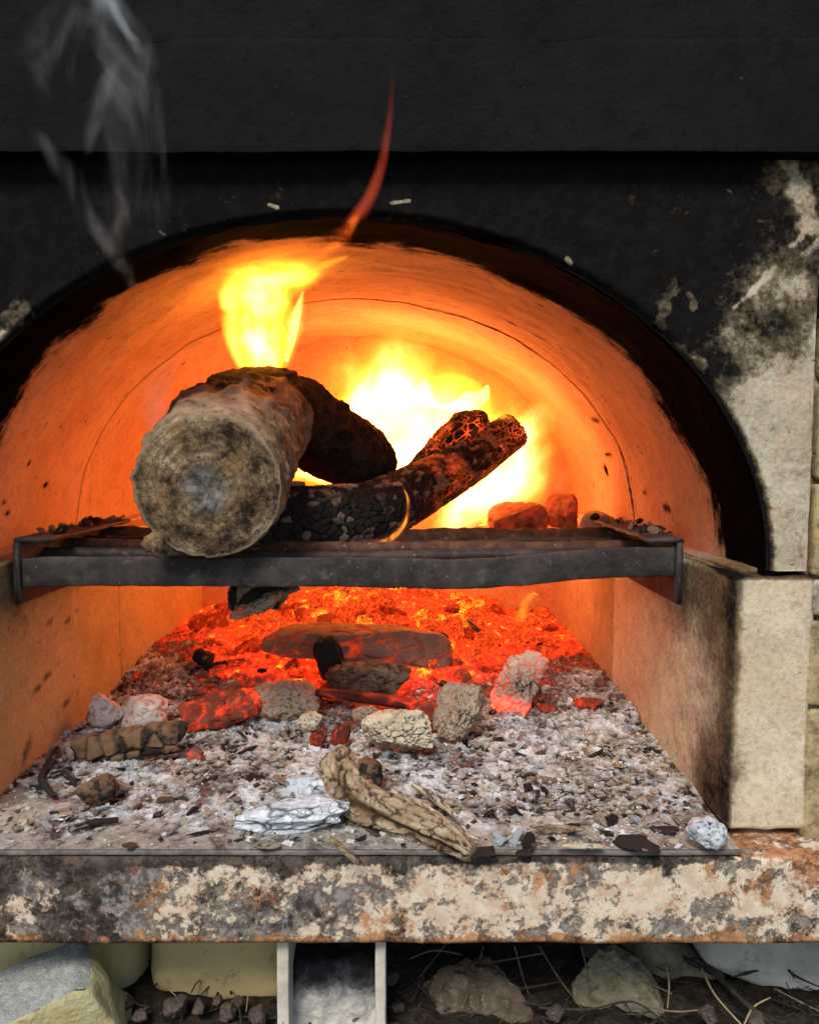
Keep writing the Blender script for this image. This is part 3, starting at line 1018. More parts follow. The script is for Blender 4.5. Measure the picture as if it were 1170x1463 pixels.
# brick pier at the right edge
xb0 = at(1163, 600, Y0)[0]
zj = [at(1160, y, Y0)[2] for y in (1204, 1012, 884, 826, 690, 545, 380, 225)]
for i in range(len(zj) - 1):
    gap = .004
    part_box('brick', (xb0 + .003, xb0 + .11, Y0 - .002 + .0015 * (i % 2), Y0 + .09, zj[i] + gap / 2, zj[i + 1] - gap / 2), MAT['brick'] if i != 2 else MAT['mortar'],
             (lambda V: .75 * ss(.40, .48, V[:, 2]) + .15), 50 + i, step=.008, rnd=.004, amp=.0015)
part_box('mortar', (xb0 + .001, xb0 + .10, Y0 + .008, Y0 + .088, zj[0], zj[-1]), MAT['mortar'], lambda V: .42 + 0 * V[:, 0], 70, step=.01)

# the pier goes on beside the oven on both sides
for side in (1, -1):
    for r_i in range(len(zj) - 1):
        for c_i in range(3):
            xa = (xb0 + .116 + c_i * .20) if side > 0 else (-.455 - (c_i + 1) * .20)
            if side < 0 and zj[r_i + 1] > ZS and c_i == 0: continue
            part_box('brick', (xa, xa + .194, Y0 - .001 + .0012 * ((r_i + c_i) % 3), Y0 + .09, zj[r_i] + .002, zj[r_i + 1] - .002), MAT['brick'], lambda V: .75 * ss(.40, .48, V[:, 2]) + .15, 90 + r_i * 3 + c_i, step=.025, rnd=.004, amp=.0015)
part_box('mortar', (xb0 + .112, 1.08, Y0 + .008, Y0 + .088, zj[0], zj[-1]), MAT['mortar'], lambda V: .42 + 0 * V[:, 0], 71, step=.03)
part_box('mortar', (-1.06, -.457, Y0 + .008, Y0 + .088, zj[0], ZS - .006), MAT['mortar'], lambda V: .42 + 0 * V[:, 0], 72, step=.03)
part_box('mortar', (-1.06, -.562, Y0 + .008, Y0 + .088, ZS - .006, zj[-1]), MAT['mortar'], lambda V: .42 + 0 * V[:, 0], 73, step=.03)

# ================================================================== iron stand under the oven
stand = empty('iron_stand', (0, .70, -.19), 'flaking rusty painted steel stand with a wide front beam under the oven', 'stand')
YF = .682
zb = at(500, 1347, YF)[2]
xs = np.linspace(-1.08, 1.08, 800)
prof = [(0, zb), (0, zb + .003)] + [(0, z) for z in np.linspace(zb + .006, -.011, 26)] + [(.0006, -.0075), (.002, -.0055), (.005, -.0045)] + [(y, -.004) for y in np.linspace(.01, .11, 20)] + [(.11, -.009), (.008, -.010), (.006, -.013), (.006, zb + .006), (.05, zb + .005), (.05, zb)]
prof = np.array(prof)
V = np.zeros((len(xs), len(prof), 3))
V[..., 0] = xs[:, None]; V[..., 1] = YF + prof[None, :, 0]; V[..., 2] = prof[None, :, 1]
V = V.reshape(-1, 3)
V[:, 1] += (fbm(V * 55, 5, 61) - .5) * .0022
V[:, 2] += (fbm(V * np.array([30, 9, 9]), 4, 63) - .5) * .0022
edge = ss(zb + .012, zb + .001, V[:, 2]) + .7 * ss(-.008, -.004, V[:, 2])
left = ss(.05, -.35, V[:, 0])
topd = ss(-.014, -.005, V[:, 2]) * ss(.32, .25, V[:, 0]) + .4 * ss(-.03, -.008, V[:, 2]) * ss(.3, .0, V[:, 0])
mobj('front_beam', V, [grid_faces(len(xs), len(prof), True)[:, ::-1]], MAT['rust'], stand, {'edge': edge, 'left': left, 'top': topd})
V, Fc = weld(*box(-.45, XR0 - .0015, YF + .0015, YB, -.0035, .0005, step=.01, rnd=.001, amp=.0004, seed=65))
hp = mobj('hearth_plate', V, Fc, MAT['dustplate'], stand)
for i, (a, b) in enumerate(((397, 414), (537, 552))):
    x0, x1 = at(a, 1400, .70)[0], at(b, 1400, .70)[0]
    V, Fc = weld(*box(x0, x1, .695, .80, -.19, zb - .001, step=.008, rnd=.0015, amp=.0007, seed=66 + i))
    mobj('leg', V, Fc, MAT['leg'], stand)

# ================================================================== ash bed
def bed(X, Y):
    X, Y = np.asarray(X, float), np.asarray(Y, float)
    z = .0012 + .010 * ss(.70, .84, Y) + .010 * ss(.85, 1.05, Y)
    z = z + .082 * ss(.98, 1.36, Y) * np.exp(-((X + .03) / .21) ** 2)
    z = z + .018 * ss(1.02, 1.2, Y) * ss(-.15, -.33, X)
    z = z + .008 * np.exp(-((X + .10) / .09) ** 2 - ((Y - .80) / .05) ** 2)
    z = z + .006 * ss(.9, 1.1, Y) * ss(.1, .25, X)
    return z


def hit(px, py):
    d = ray(px, py)
    t = np.linspace(.66, 1.6, 2000) / d[1]
    P = CAM + d * t[:, None]
    below = P[:, 2] <= bed(P[:, 0], P[:, 1])
    k = np.argmax(below) if below.any() else -1
    return P[k]


def ash_bed():
    X = np.arange(-.376, XR0 - .0005, .0014)
    Y = np.concatenate([np.arange(YF + .003, 1.12, .0014), np.arange(1.12, YB, .003)])
    Xg, Yg = np.meshgrid(X, Y)
    x, y = Xg.ravel(), Yg.ravel()
    z = bed(x, y)
    P = np.column_stack([x, y, 0 * x])
    thick = ss(.69, .80, y + (fbm(P * 18, 3, 71) - .5) * .10 - .03 * ss(-.25, -.35, x))
    px, py = pxs(np.column_stack([x, y, z]))
    bare = 1 - ss(.10, .55, thick + (fbm(P * 60, 4, 73) - .5) * .6)
    W = P + np.column_stack([fbm(P * 25, 3, 60) - .5, fbm(P * 25, 3, 61) - .5, 0 * x]) * .03
    big = fbm(W * 26, 4, 75) - .47
    rid = 1 - np.abs(2 * fbm(W * 62, 5, 76, .6) - 1)
    fin = fbm(P * 230, 4, 77, .7) - .5
    f1, f2, idv = worley(W * 95, 79)
    hgt = big * 1.6 + (rid - .72) * 1.7 + fin * 1.5 + (idv > .85) * (.5 - f1).clip(0) * .8
    z = z + thick * hgt * .0058 * (.55 + .45 * ss(.78, 1.0, y))
    z = np.maximum(z, .0008 + .0008 * (fin + .5))
    cx = x + .02
    heat = 1.05 * ss(.95, 1.27, y + .05 * np.exp(-(cx / .15) ** 2)) * (.55 + .45 * np.exp(-((x + .03) / .22) ** 2))
    heat = heat * (1 - .7 * ss(.16, .27, x) * ss(1.33, 1.1, y)) * (1 - .75 * ss(-.20, -.31, x) * ss(1.38, 1.2, y))
    faces = grid_faces(len(Y), len(X))
    # keep to the inside of the tapering left slab
    keep = (X[None, :-1] > XL(Y[:-1])[:, None] - .004).ravel()
    o = mobj('ash_bed', np.column_stack([x, y, z]), [faces[keep]], MAT['ashbed'], None,
             {'hotness': heat, 'crumb': idv, 'hgt': hgt, 'bare': bare}, smooth=False)
    tag(o, 'grey and white wood ash spread over the hearth, glowing red at the back', 'ash', kind='stuff')


ash_bed()


def ash_flakes(n=5000):
    px = RNG.uniform(-20, 1045, n * 2)
    py = 1000 + 235 * RNG.random(n * 2) ** 1.15
    P = np.array([atz(a, b, .008) for a, b in zip(px, py)])
    ok = (P[:, 0] < XR0 - .006) & (P[:, 0] > XL(P[:, 1]) + .004) & (P[:, 1] > YF + .006)
    dens = fbm(np.column_stack([P[:, 0] * 14, P[:, 1] * 14, 0 * P[:, 0]]), 3, 91)
    ok &= RNG.random(n * 2) < (.35 + ss(.35, .6, dens)) * (1 - .8 * ss(.76, .70, P[:, 1]) * (1 - .5 * ss(-.1, .1, P[:, 0])))
    P = P[ok][:n]
    n = len(P)
    c = np.array([[-1, -1, -1], [1, -1, -1], [1, 1, -1], [-1, 1, -1], [-1, -1, 1], [1, -1, 1], [1, 1, 1], [-1, 1, 1]], float)
    sz = .0006 + .0028 * RNG.random(n) ** 4
    S = np.column_stack([sz * RNG.uniform(.7, 2.2, n), sz, sz * RNG.uniform(.15, .5, n)])
    V = c[None] * S[:, None, :] * RNG.uniform(.55, 1.1, (n, 8, 1))
    a, b = RNG.uniform(0, 6.28, n), RNG.normal(0, .5, n)
    ca, sa, cb, sb = np.cos(a), np.sin(a), np.cos(b), np.sin(b)
    y2 = V[..., 1] * cb[:, None] - V[..., 2] * sb[:, None]
    z2 = V[..., 1] * sb[:, None] + V[..., 2] * cb[:, None]
    x3 = V[..., 0] * ca[:, None] - y2 * sa[:, None]
    y3 = V[..., 0] * sa[:, None] + y2 * ca[:, None]
    zb_ = bed(P[:, 0], P[:, 1]) + (fbm(np.column_stack([P[:, 0], P[:, 1], 0 * P[:, 0]]) * 26, 4, 75) - .47) * .012 * ss(.72, .82, P[:, 1]) + S[:, 2] * .5 + .0006
    V = np.stack([x3 + P[:, 0, None], y3 + P[:, 1, None], z2 + zb_[:, None]], -1).reshape(-1, 3)
    q = np.array([[0, 3, 2, 1], [4, 5, 6, 7], [0, 1, 5, 4], [1, 2, 6, 5], [2, 3, 7, 6], [3, 0, 4, 7]])
    Fc = (q[None] + np.arange(n)[:, None, None] * 8).reshape(-1, 4)
    t = np.clip(fbm(np.column_stack([P[:, 0] * 25, P[:, 1] * 25, 0 * P[:, 0]]), 3, 95) * 1.0 - .04 + RNG.normal(0, .19, n), 0, .78)
    o = mobj('ash_flakes', V, [Fc], MAT['flake'], None, {'tone': np.repeat(t, 8)}, smooth=False)
    tag(o, 'loose flakes and crumbs of ash littering the front of the hearth', 'ash flakes', kind='stuff')


ash_flakes()


# ================================================================== lumps, coals, sticks
def chunk_geo(size, seed, boxy=4., lvl=4, cells=7., cdep=.05, irr=.25, cuts=3, stretch=(1, 1, 1), fine=.055, jit=.75, wob=.45):
    v, f = ico(lvl)
    rg = np.random.default_rng(seed)
    size = np.asarray(size, float)
    p = v / ((np.abs(v) ** boxy).sum(1) ** (1 / boxy))[:, None]
    P = p * (1 + irr * (fbm(p * 1.1 + seed * 3.7, 3, seed)[:, None] - .5) * 2)
    for _ in range(cuts):
        nrm = rg.normal(size=3); nrm /= np.linalg.norm(nrm)
        d = rg.uniform(.5, .8)
        e = P @ nrm - d
        P = P - np.where(e > 0, e, 0)[:, None] * nrm * .9
    P = P * size / 2
    mn = size.min()
    Q = P / size.max() * cells * np.asarray(stretch)
    Q = Q + np.column_stack([fbm(Q * 1.1, 3, seed + 9 + k) - .5 for k in range(3)]) * wob * 2
    f1, f2, idv = worley(Q + seed * 1.37, seed, jit)
    cr = (1 - ss(.0, .13, f2 - f1)) * ss(.22, .42, fbm(Q * .7 + 5, 2, seed + 2))
    fi = fbm(P / size.max() * 12 * np.asarray(stretch) + seed, 6, seed + 3, .62) - .5
    fi = fi + .35 * (.3 - np.abs(2 * fbm(P / size.max() * 7 + seed, 4, seed + 6) - 1))
    P = P + v * ((-cr * cdep + fi * 2 * fine + (idv - .5) * cdep * .7) * mn)[:, None]
    zr = (P[:, 2] - P[:, 2].min()) / max(1e-6, np.ptp(P[:, 2]))
    return P, f, {'crack': cr, 'tone': idv * .6 + (fi + .5) * .4, 'zrel': zr, 'hot': 1 + 0 * zr}


def chunk(name, label, cat, bb, mat, seed, d=.7, rz=0., roll=0., tilt=0., sink=.12, group=None, LH=None, lift=0., **kw):
    """a lump standing on the bed, sized from where it stands: bb = its left, top, right, bottom in the photograph"""
    x0, y0, x1, y1 = bb
    P = hit((x0 + x1) / 2, y1)
    Y = P[1]
    for _ in range(2):
        wd = (x1 - x0) * Y / F
        if LH: wd, hh = LH[0] * Y / F, LH[1] * Y / F
        dp = d * (min(LH) * Y / F if LH else wd)
        Y = P[1] + dp * .35
    ext = (y1 - y0) * Y / F
    dip = (E - P[2]) / P[1]
    if not LH: hh = max(ext - dp * dip * .7, ext * .35)
    G, f, at_ = chunk_geo((wd, dp, hh), seed, **kw)
    o = obj(name, make_mesh(name, G, [f], mat, at_))
    o.rotation_euler = Euler((R(tilt), R(roll), R(rz)), 'YXZ')
    cz = at((x0 + x1) / 2, (y0 + y1) / 2, Y)
    o.location = (cz[0], Y, cz[2] - sink * hh * .2 + lift)
    return tag(o, label, cat, group)


chunk('burnt_log', 'long grey pink burnt log lying across the glowing embers at the back', 'log', (384, 886, 652, 962), MAT['ash_pink'], 3, d=.3, boxy=3.2, lvl=6, cells=9, cdep=.05, irr=.14, cuts=2, stretch=(.8, 1, 1.6), roll=2)
chunk('charcoal_lump', 'dark brown charred lump with a stubby upright twig at centre of the fire bed', 'charcoal', (468, 938, 596, 1004), MAT['ash_brown'], 5, d=.5, boxy=2.6, lvl=5, cells=7, irr=.4, fine=.12)
chunk('charred_stub', 'upright charred stub leaning left on the central charcoal lump', 'charred stick', (452, 905, 490, 975), MAT['charcoal'], 7, d=.7, boxy=4, cells=5, roll=-18, irr=.12, cuts=1)
chunk('black_coal', 'small jet black coal at the left of the glowing embers', 'coal', (275, 926, 305, 960), MAT['charcoal'], 9, d=.8, boxy=3, roll=30, cells=3)
chunk('red_ember', 'large red glowing ember block ringed with cracks left of the ash lump', 'ember', (256, 974, 372, 1042), MAT['ember_red'], 11, d=.6, boxy=3.4, lvl=5, cells=5, cdep=.07, irr=.18, roll=-12)
chunk('white_ash_lump', 'crumbly cream white ash lump at the left wall', 'ash lump', (124, 980, 176, 1044), MAT['ash_rosy'], 13, d=.7, boxy=2.3, cells=5, irr=.35, cdep=.06, fine=.06)
chunk('pink_ash_lump', 'pinkish white ash lump beside the cream lump at left', 'ash lump', (166, 988, 240, 1046), MAT['ash_rosy'], 15, d=.7, boxy=2.6, cells=4, irr=.3, fine=.05)
chunk('charred_stick', 'brown charred stick split into blocks lying below the pink ash lump', 'charred stick', (106, 1030, 276, 1090), MAT['charstick'], 17, d=.9, LH=(172, 44), boxy=5, lvl=6, cells=6.5, cdep=.12, irr=.10, cuts=1, stretch=(1, .3, .9), roll=-8.5, jit=.4, wob=.15)
chunk('ash_lump', 'rounded tan ash lump in the middle left of the bed', 'ash lump', (362, 962, 456, 1034), MAT['ash_grey'], 19, d=.7, boxy=2.4, lvl=5, cells=9, irr=.3, fine=.07, cdep=.04)
chunk('red_plank', 'dark red flat charred plank lying behind the pale cracked block', 'plank', (448, 972, 612, 1026), MAT['plank'], 21, d=.9, LH=(160, 24), boxy=3.0, lvl=5, cells=4, cdep=.02, irr=.16, stretch=(.4, 1, 1), roll=8, tilt=25)
chunk('cracked_block', 'pale cream cracked block of burnt wood at centre front of embers', 'burnt wood', (520, 1008, 628, 1086), MAT['ash_pale'], 23, d=.6, boxy=4.5, lvl=6, cells=8, cdep=.09, irr=.16, cuts=6, stretch=(.9, .9, 1.8), roll=-6)
chunk('ash_wedge', 'leaning grey tan ash wedge right of the pale cracked block', 'burnt wood', (622, 968, 700, 1066), MAT['ash_grey'], 25, d=.6, boxy=3.6, lvl=6, cells=9, cdep=.08, irr=.16, cuts=6, stretch=(1.6, 1, .7), roll=14)
chunk('cracked_stump', 'upright cracked ash stump with glowing red base at right', 'burnt wood', (703, 914, 786, 1026), MAT['block_hot'], 27, d=.7, boxy=4.2, lvl=6, cells=6.5, cdep=.10, irr=.12, cuts=6, roll=12, stretch=(1.2, 1, 1))
chunk('red_coal', 'flat oval red coal lying by the right wall', 'coal', (815, 994, 862, 1018), MAT['ember_red'], 29, d=.6, boxy=2.4, cells=6, irr=.15)
chunk('red_coal', 'small red coal beside the foot of the cracked stump', 'coal', (770, 1000, 796, 1018), MAT['ember_red'], 31, d=.7, boxy=2.6, cells=4)
chunk('glowing_coal', 'red coal with a dark grey cap between the plank and the ash wedge', 'coal', (588, 996, 640, 1050), MAT['ember_red'], 33, d=.7, boxy=2.8, cells=4, irr=.3)
chunk('charcoal_piece', 'small dark grey charcoal sliver standing before the red plank', 'charcoal', (474, 1030, 500, 1070), MAT['plank'], 35, d=.6, boxy=3, cells=4, roll=18)
chunk('charcoal_piece', 'grey brown charcoal sliver leaning left of the pale cracked block', 'charcoal', (440, 1034, 468, 1072), MAT['plank'], 36, d=.6, boxy=3, cells=4, roll=28)
chunk('ash_lump', 'small tan ash lump directly behind the pale cracked block', 'ash lump', (505, 1005, 545, 1040), MAT['ash_grey'], 37, d=.7, boxy=2.6, cells=6)
chunk('ash_lump', 'small cream ash lump between the red ember and the slivers', 'ash lump', (420, 1012, 462, 1048), MAT['ash_pale'], 39, d=.7, boxy=2.6, cells=6)
chunk('brown_chip', 'brown chunk of bark lying in the ash near the left wall', 'bark chunk', (110, 1106, 170, 1154), MAT['charstick'], 41, d=.5, boxy=3.4, cells=4, roll=-25, irr=.2)
chunk('white_ash_log', 'white and bluish ash log with black cracks left of the branch', 'ash log', (332, 1126, 492, 1188), MAT['ash_white'], 43, d=.45, boxy=3.2, lvl=6, cells=3.4, cdep=.10, irr=.5, fine=.16, wob=.9, stretch=(.45, .8, 1.6), roll=-4, sink=1.2)
chunk('white_ash_lump', 'bluish white fluffy ash mound behind the white ash log', 'ash lump', (405, 1090, 480, 1140), MAT['ash_white'], 45, d=.7, boxy=2.3, cells=7, irr=.4, fine=.07, cdep=.04, sink=1)
chunk('white_ash_lump', 'round white ash lump in the front right corner of the hearth', 'ash lump', (982, 1160, 1036, 1222), MAT['ash_white'], 47, d=.8, boxy=2.4, cells=7, irr=.25, fine=.06, cdep=.06)
chunk('pink_crumb', 'small pink ember crumb in the ash below the red ember', 'crumb', (268, 1066, 292, 1088), MAT['ember_dull'], 48, d=.8, boxy=2.5, cells=3)
chunk('tan_chip', 'pale tan curled wood chip near the front right', 'wood chip', (764, 1166, 836, 1200), MAT['branch'], 49, d=.8, LH=(72, 10), boxy=2.6, cells=5, irr=.35, roll=5, tilt=20)
chunk('tan_chip', 'flat cream wood flake on the plate left of the white corner lump', 'wood chip', (800, 1196, 870, 1222), MAT['ash_pale'], 50, d=1.2, LH=(66, 8), boxy=2.6, cells=5, irr=.35)
chunk('brown_splinter', 'brown splinter of wood overhanging the front edge of the plate', 'splinter', (470, 1192, 512, 1236), MAT['branch'], 51, d=.9, LH=(60, 9), boxy=3.6, cells=4, roll=44, irr=.14)
chunk('pale_flake', 'flat brown flake right behind the curved branch tip', 'wood chip', (585, 1134, 655, 1160), MAT['ash_grey'], 52, d=.9, LH=(66, 9), boxy=3, cells=5, irr=.3)
for i, (x, y, a) in enumerate(((690, 1215, 40), (745, 1218, 18), (905, 1208, 46), (868, 1190, 22), (948, 1185, 30))):
    chunk('charcoal_chip', ['thin black charcoal chip right of the branch end', 'small black charcoal chip near the plate edge', 'long dark grey charcoal chip left of the white corner lump', 'black charcoal nugget above the long dark chip', 'dark flaky charcoal beside the white corner lump'][i],
          'charcoal', (x - a * .6, y - a * .28, x + a * .6, y + a * .28), MAT['charcoal'], 60 + i, d=.8, boxy=4, lvl=4, cells=4, irr=.7, cuts=6, fine=.16)

# the curved branch lying at the front
bp = [(524, 1086, .012), (519, 1106, .018), (500, 1112, .030), (487, 1118, .030), (494, 1140, .029), (520, 1163, .028), (560, 1178, .024), (605, 1192, .022), (640, 1205, .020), (672, 1222, .011)]
pts, rad = [], []
for px, py, r_ in bp[2:]:
    p = hit(px, py + 8)
    rr = r_ * .68
    pts.append((p[0], p[1], p[2] + rr * .8)); rad.append(rr)


def branch_disp(V, U, A, r):
    f1, f2, idv = worley(np.column_stack([U * 34, np.cos(A) * 2.0, np.sin(A) * 2.0]) + (fbm(V * 60, 3, 8)[:, None] - .5) * 1.2, 5, .9)
    groove = np.exp(-((A - 1.2 + .35 * np.sin(U * 30)) / .28) ** 2)
    return r * ((fbm(np.column_stack([U * 30, np.cos(A) * 2, np.sin(A) * 2]), 4, 6) - .5) * .45 - (1 - ss(.0, .12, f2 - f1)) * .13 + (idv - .5) * .18 + (fbm(np.column_stack([U * 40, np.cos(A) * 9, np.sin(A) * 9]), 3, 12) - .5) * .2 - groove * .4 * ss(.03, .06, U))


def tube_attr(V, U, A, sx=34, k=2.0, seed=5):
    f1, f2, idv = worley(np.column_stack([U * sx, np.cos(A) * k, np.sin(A) * k]) + (fbm(V * 60, 3, 8)[:, None] - .5) * 1.2, seed, .9)
    cr = 1 - ss(.01, .14, f2 - f1)
    return {'crack': cr, 'tone': idv, 'hot': 0 * U, 'zrel': np.clip((V[:, 2] - V[:, 2].min()) / max(1e-6, np.ptp(V[:, 2])), 0, 1)}


br = empty('curved_branch', (pts[0][0], pts[0][1], 0), 'curved peeling brown branch lying on white ash at the front of the hearth', 'branch')
V, Fc, U, A = tube(pts, rad, 70, 260, branch_disp)
ta = tube_attr(V, U, A)
ta['crack'] = np.clip(ta['crack'] + np.exp(-((A - 1.2 + .35 * np.sin(U * 30)) / .26) ** 2) * ss(.03, .06, U), 0, 1)
mobj('bark', V, Fc, MAT['branch'], br, ta)
sp = []
for px, py, up in ((512, 1132, 0), (524, 1110, 0), (530, 1089, 0)):
    p = hit(505, 1140); q = at(px, py, p[1] + .008)
    sp.append(q)
V, Fc, U, A = tube(sp, [.016, .0145, .011], 26, 40, lambda V, U, A, r: r * (fbm(V * 160, 3, 4) - .5) * .5)
mobj('side_shoot', V, Fc, MAT['charstick'], br, tube_attr(V, U, A))
for i, (poly, r_) in enumerate((([(560, 1160), (600, 1176), (640, 1192)], .0045), ([(590, 1150), (625, 1168), (652, 1186)], .004), ([(612, 1202), (640, 1212), (684, 1218)], .0035))):
    q = [hit(a, b) + np.array([0, 0, .02 - .004 * k]) for k, (a, b) in enumerate(poly)]
    V, Fc, U, A = tube(q, [r_ * .6, r_, r_ * .4], 10, 24, lambda V, U, A, r: r * (fbm(V * 200, 3, 4) - .5) * .8)
    mobj('peeling_strip', V, Fc, MAT['ash_pale'], br, tube_attr(V, U, A))

# thin black twigs in the ash at left
for i, (poly, lab) in enumerate((([(82, 1078), (70, 1100), (60, 1118), (64, 1130), (78, 1146)], 'thin forked black twig by the left wall'), ([(74, 1116), (92, 1112), (104, 1122), (108, 1130)], 'short curved black twig right of the forked twig'),
                                 ([(100, 1196), (130, 1186), (170, 1180)], 'thin dark twig on bare plate at left front'), ([(640, 872), (664, 890), (690, 912), (714, 928)], 'black charred twig sloping down the glowing embers'), ([(270, 960), (310, 955), (350, 948)], 'black charred twig lying flat over the embers at left'))):
    q = [hit(a, b) + np.array([0, 0, .006]) for a, b in poly]
    V, Fc, U, A = tube(q, [.003] + [.0035] * (len(q) - 2) + [.002], 10, 40, lambda V, U, A, r: r * (fbm(V * 220, 3, 4) - .5) * .9)
    tag(mobj('twig', V, Fc, MAT['charcoal'], None, tube_attr(V, U, A)), lab, 'twig')

# --- many small pieces: shared meshes, individual objects
def lump_variants(mats, n, sz, seed, lvl=2, **kw):
    out = []
    for i in range(n):
        G, f, a = chunk_geo(sz[i % len(sz)], seed + i, lvl=lvl, **kw)
        out.append(make_mesh('lump', G, [f], mats[i % len(mats)], a, smooth=False))
    return out


def coal_zone(px, py):
    if py < 890: return 'far left behind the burnt log' if px < 430 else ('straight behind the burnt log' if px < 640 else 'far right behind the cracked stump')
    if py < 962: return 'left of the burnt log' if px < 390 else ('round the burnt log' if px < 650 else 'right of the burnt log by the cracked stump')
    return 'beside the large red ember' if px < 400 else ('round the dark red plank' if px < 620 else 'near the foot of the cracked stump')


def ash_zone(px, py):
    c = 'left of the white ash log' if px < 330 else ('round the white ash log' if px < 480 else ('right of the curved branch' if px < 760 else 'near the right wall'))
    return c + (' towards the embers' if py < 1095 else (' in the middle of the hearth' if py < 1165 else ' close to the front edge'))


coal_hot = lump_variants([MAT['ember_hot'], MAT['ember_mid']], 4, [(1, .8, .6), (.8, .8, .8)], 200, 3, cells=5, cdep=.06, irr=.22, boxy=4.5, cuts=5, fine=.08)
coal_mid = lump_variants([MAT['ember_mid'], MAT['ember_red'], MAT['ember_mid']], 6, [(1, .7, .6), (1.3, .7, .5), (.8, .8, .8)], 220, 3, cells=5, cdep=.06, irr=.22, boxy=4.5, cuts=5, fine=.08)
coal_dull = lump_variants([MAT['ember_dull'], MAT['ash_pink'], MAT['charcoal'], MAT['ember_dull']], 8, [(1, .7, .6), (1.3, .7, .5), (.8, .8, .8)], 240, 3, cells=5, cdep=.06, irr=.22, boxy=4.5, cuts=5, fine=.08)
for i in range(380):
    px = random.uniform(285, 800)
    py = random.uniform(838, 1000)
    if py > 930 and (px < 230 or px > 850): continue
    p = hit(px, py)
    if p[0] > XR0 - .02 or p[0] < XL(p[1]) + .02: continue
    f = (py - 838) / 160 + random.gauss(0, .14)
    hotx = math.exp(-((px - 620) / 150) ** 2)
    if f < .10 + .32 * hotx * random.random():
        me, lab, gr = random.choice(coal_hot), 'yellow hot coal glowing at the back of the ember bed', 'yellow hot coals at the back'
    elif f < .62:
        me, lab, gr = random.choice(coal_mid), 'orange red coal glowing in the middle of the ember bed', 'orange red coals of the ember bed'
    else:
        if random.random() < .55: continue
        me, lab, gr = random.choice(coal_dull), 'dull red coal at the front of the ember bed', 'dull coals at the front of the embers'
    o = obj('coal', me, None, p + np.array([0, 0, .002]), (random.uniform(-.6, .6), random.uniform(-.6, .6), random.uniform(0, 6.3)))
    s_ = random.uniform(.014, .042) * (1.15 if f < .5 else .75)
    o.scale = (s_, s_, s_)
    tag(o, lab.split(' at the ')[0].split(' in the ')[0] + ' ' + coal_zone(px, py), 'coal', gr + ', ' + coal_zone(px, py))

chipm = {
    'black charcoal chip scattered in the grey ash': lump_variants([MAT['charcoal']], 6, [(1, .6, .18), (2.0, .35, .15), (1.4, .8, .16)], 300, 3, cells=4, irr=.8, boxy=4, cuts=6, fine=.16),
    'pale tan wood flake scattered in the grey ash': lump_variants([MAT['ash_grey'], MAT['branch'], MAT['ash_brown']], 9, [(1, .7, .16), (2.4, .35, .15), (1.5, .8, .15)], 320, 3, cells=4, irr=.8, boxy=4, cuts=6, fine=.16),
    'white ash crumb scattered in the grey ash': lump_variants([MAT['ash_white'], MAT['ash_pale'], MAT['ash_grey']], 6, [(1, .8, .5), (1.4, .7, .4)], 340, 3, cells=4, irr=.7, boxy=3, cuts=5, fine=.16),
}
for i in range(240):
    px, py = random.uniform(10, 1030), random.uniform(1030, 1214)
    p = hit(px, py)
    if p[0] > XR0 - .012 or p[0] < XL(p[1]) + .012: continue
    if py > 1165 and px < 330 and random.random() < .6: continue
    lab = random.choice(list(chipm))
    if 330 < px < 490 and 1090 < py < 1180: lab = 'white ash crumb scattered in the grey ash'
    o = obj('ash_chip', random.choice(chipm[lab]), None, p + np.array([0, 0, .003]), (random.gauss(0, .3), random.gauss(0, .3), random.uniform(0, 6.3)))
    s_ = .005 + .013 * random.random() ** 2
    o.scale = (s_, s_, s_)
    tag(o, lab.replace(' scattered in the grey ash', '') + ' ' + ash_zone(px, py), 'chip', lab.split(' scattered')[0] + 's ' + ash_zone(px, py))

# ================================================================== grate
YG = .815
grate = empty('fire_grate', (0, YG, .20), 'sagging black iron fire grate wedged between the oven walls', 'grate')
gp = [(34, 818), (124, 816), (239, 816), (370, 817), (500, 817), (628, 820), (688, 819), (756, 814), (830, 807), (900, 803), (962, 802)]
hh = 43 * YG / F
V, Fc = sweep([at(a, b, YG) for a, b in gp], rrect(.006, hh, .0015), 240, .0011, 5)
mobj('front_bar', V, Fc, MAT['iron'], grate)
zt = at(500, 774, YG)[2]
zlo = at(500, 862, YG)[2]
for sx, x_ in ((-1, at(28, 800, YG)[0]), (1, at(968, 800, YG)[0])):
    # side angle: tall flange along the wall, flat flange on top
    ys = np.linspace(YG - .006, 1.03, 40)
    xx = x_ + 0 * ys + (0 if sx > 0 else (XL(ys) - XL(YG)))
    C = np.column_stack([xx + 0 * ys, ys, 0 * ys + (zt + zlo) / 2])
    V, Fc = sweep(C, rrect(.006, zt - zlo, .0015), None, .0009, 9)
    mobj('side_bar', V, Fc, MAT['iron'], grate)
    C2 = np.column_stack([xx - sx * .015, ys, 0 * ys + zt + .002])
    V, Fc = sweep(C2, rrect(.036, .0045, .0015), None, .0012, 10)
    mobj('top_flange', V, Fc, MAT['iron'], grate)
for i, (yy, zz, rr, mt) in enumerate(((.862, .232, .006, 'iron'), (.915, .233, .007, 'rustbar'), (.965, .232, .006, 'iron'), (1.02, .234, .011, 'rustbar'))):
    q = [(x, yy + random.uniform(-.004, .004), zz - .004 * math.cos(x * 4) + random.uniform(-.0015, .0015)) for x in np.linspace(XL(yy) + .008, XR0 - .012, 7)]
    V, Fc, U, A = tube(q, [rr] * 7, 12, 80, lambda V, U, A, r: r * (fbm(V * 120, 3, 4) - .5) * .5)
    mobj('cross_bar', V, Fc, MAT[mt], grate)

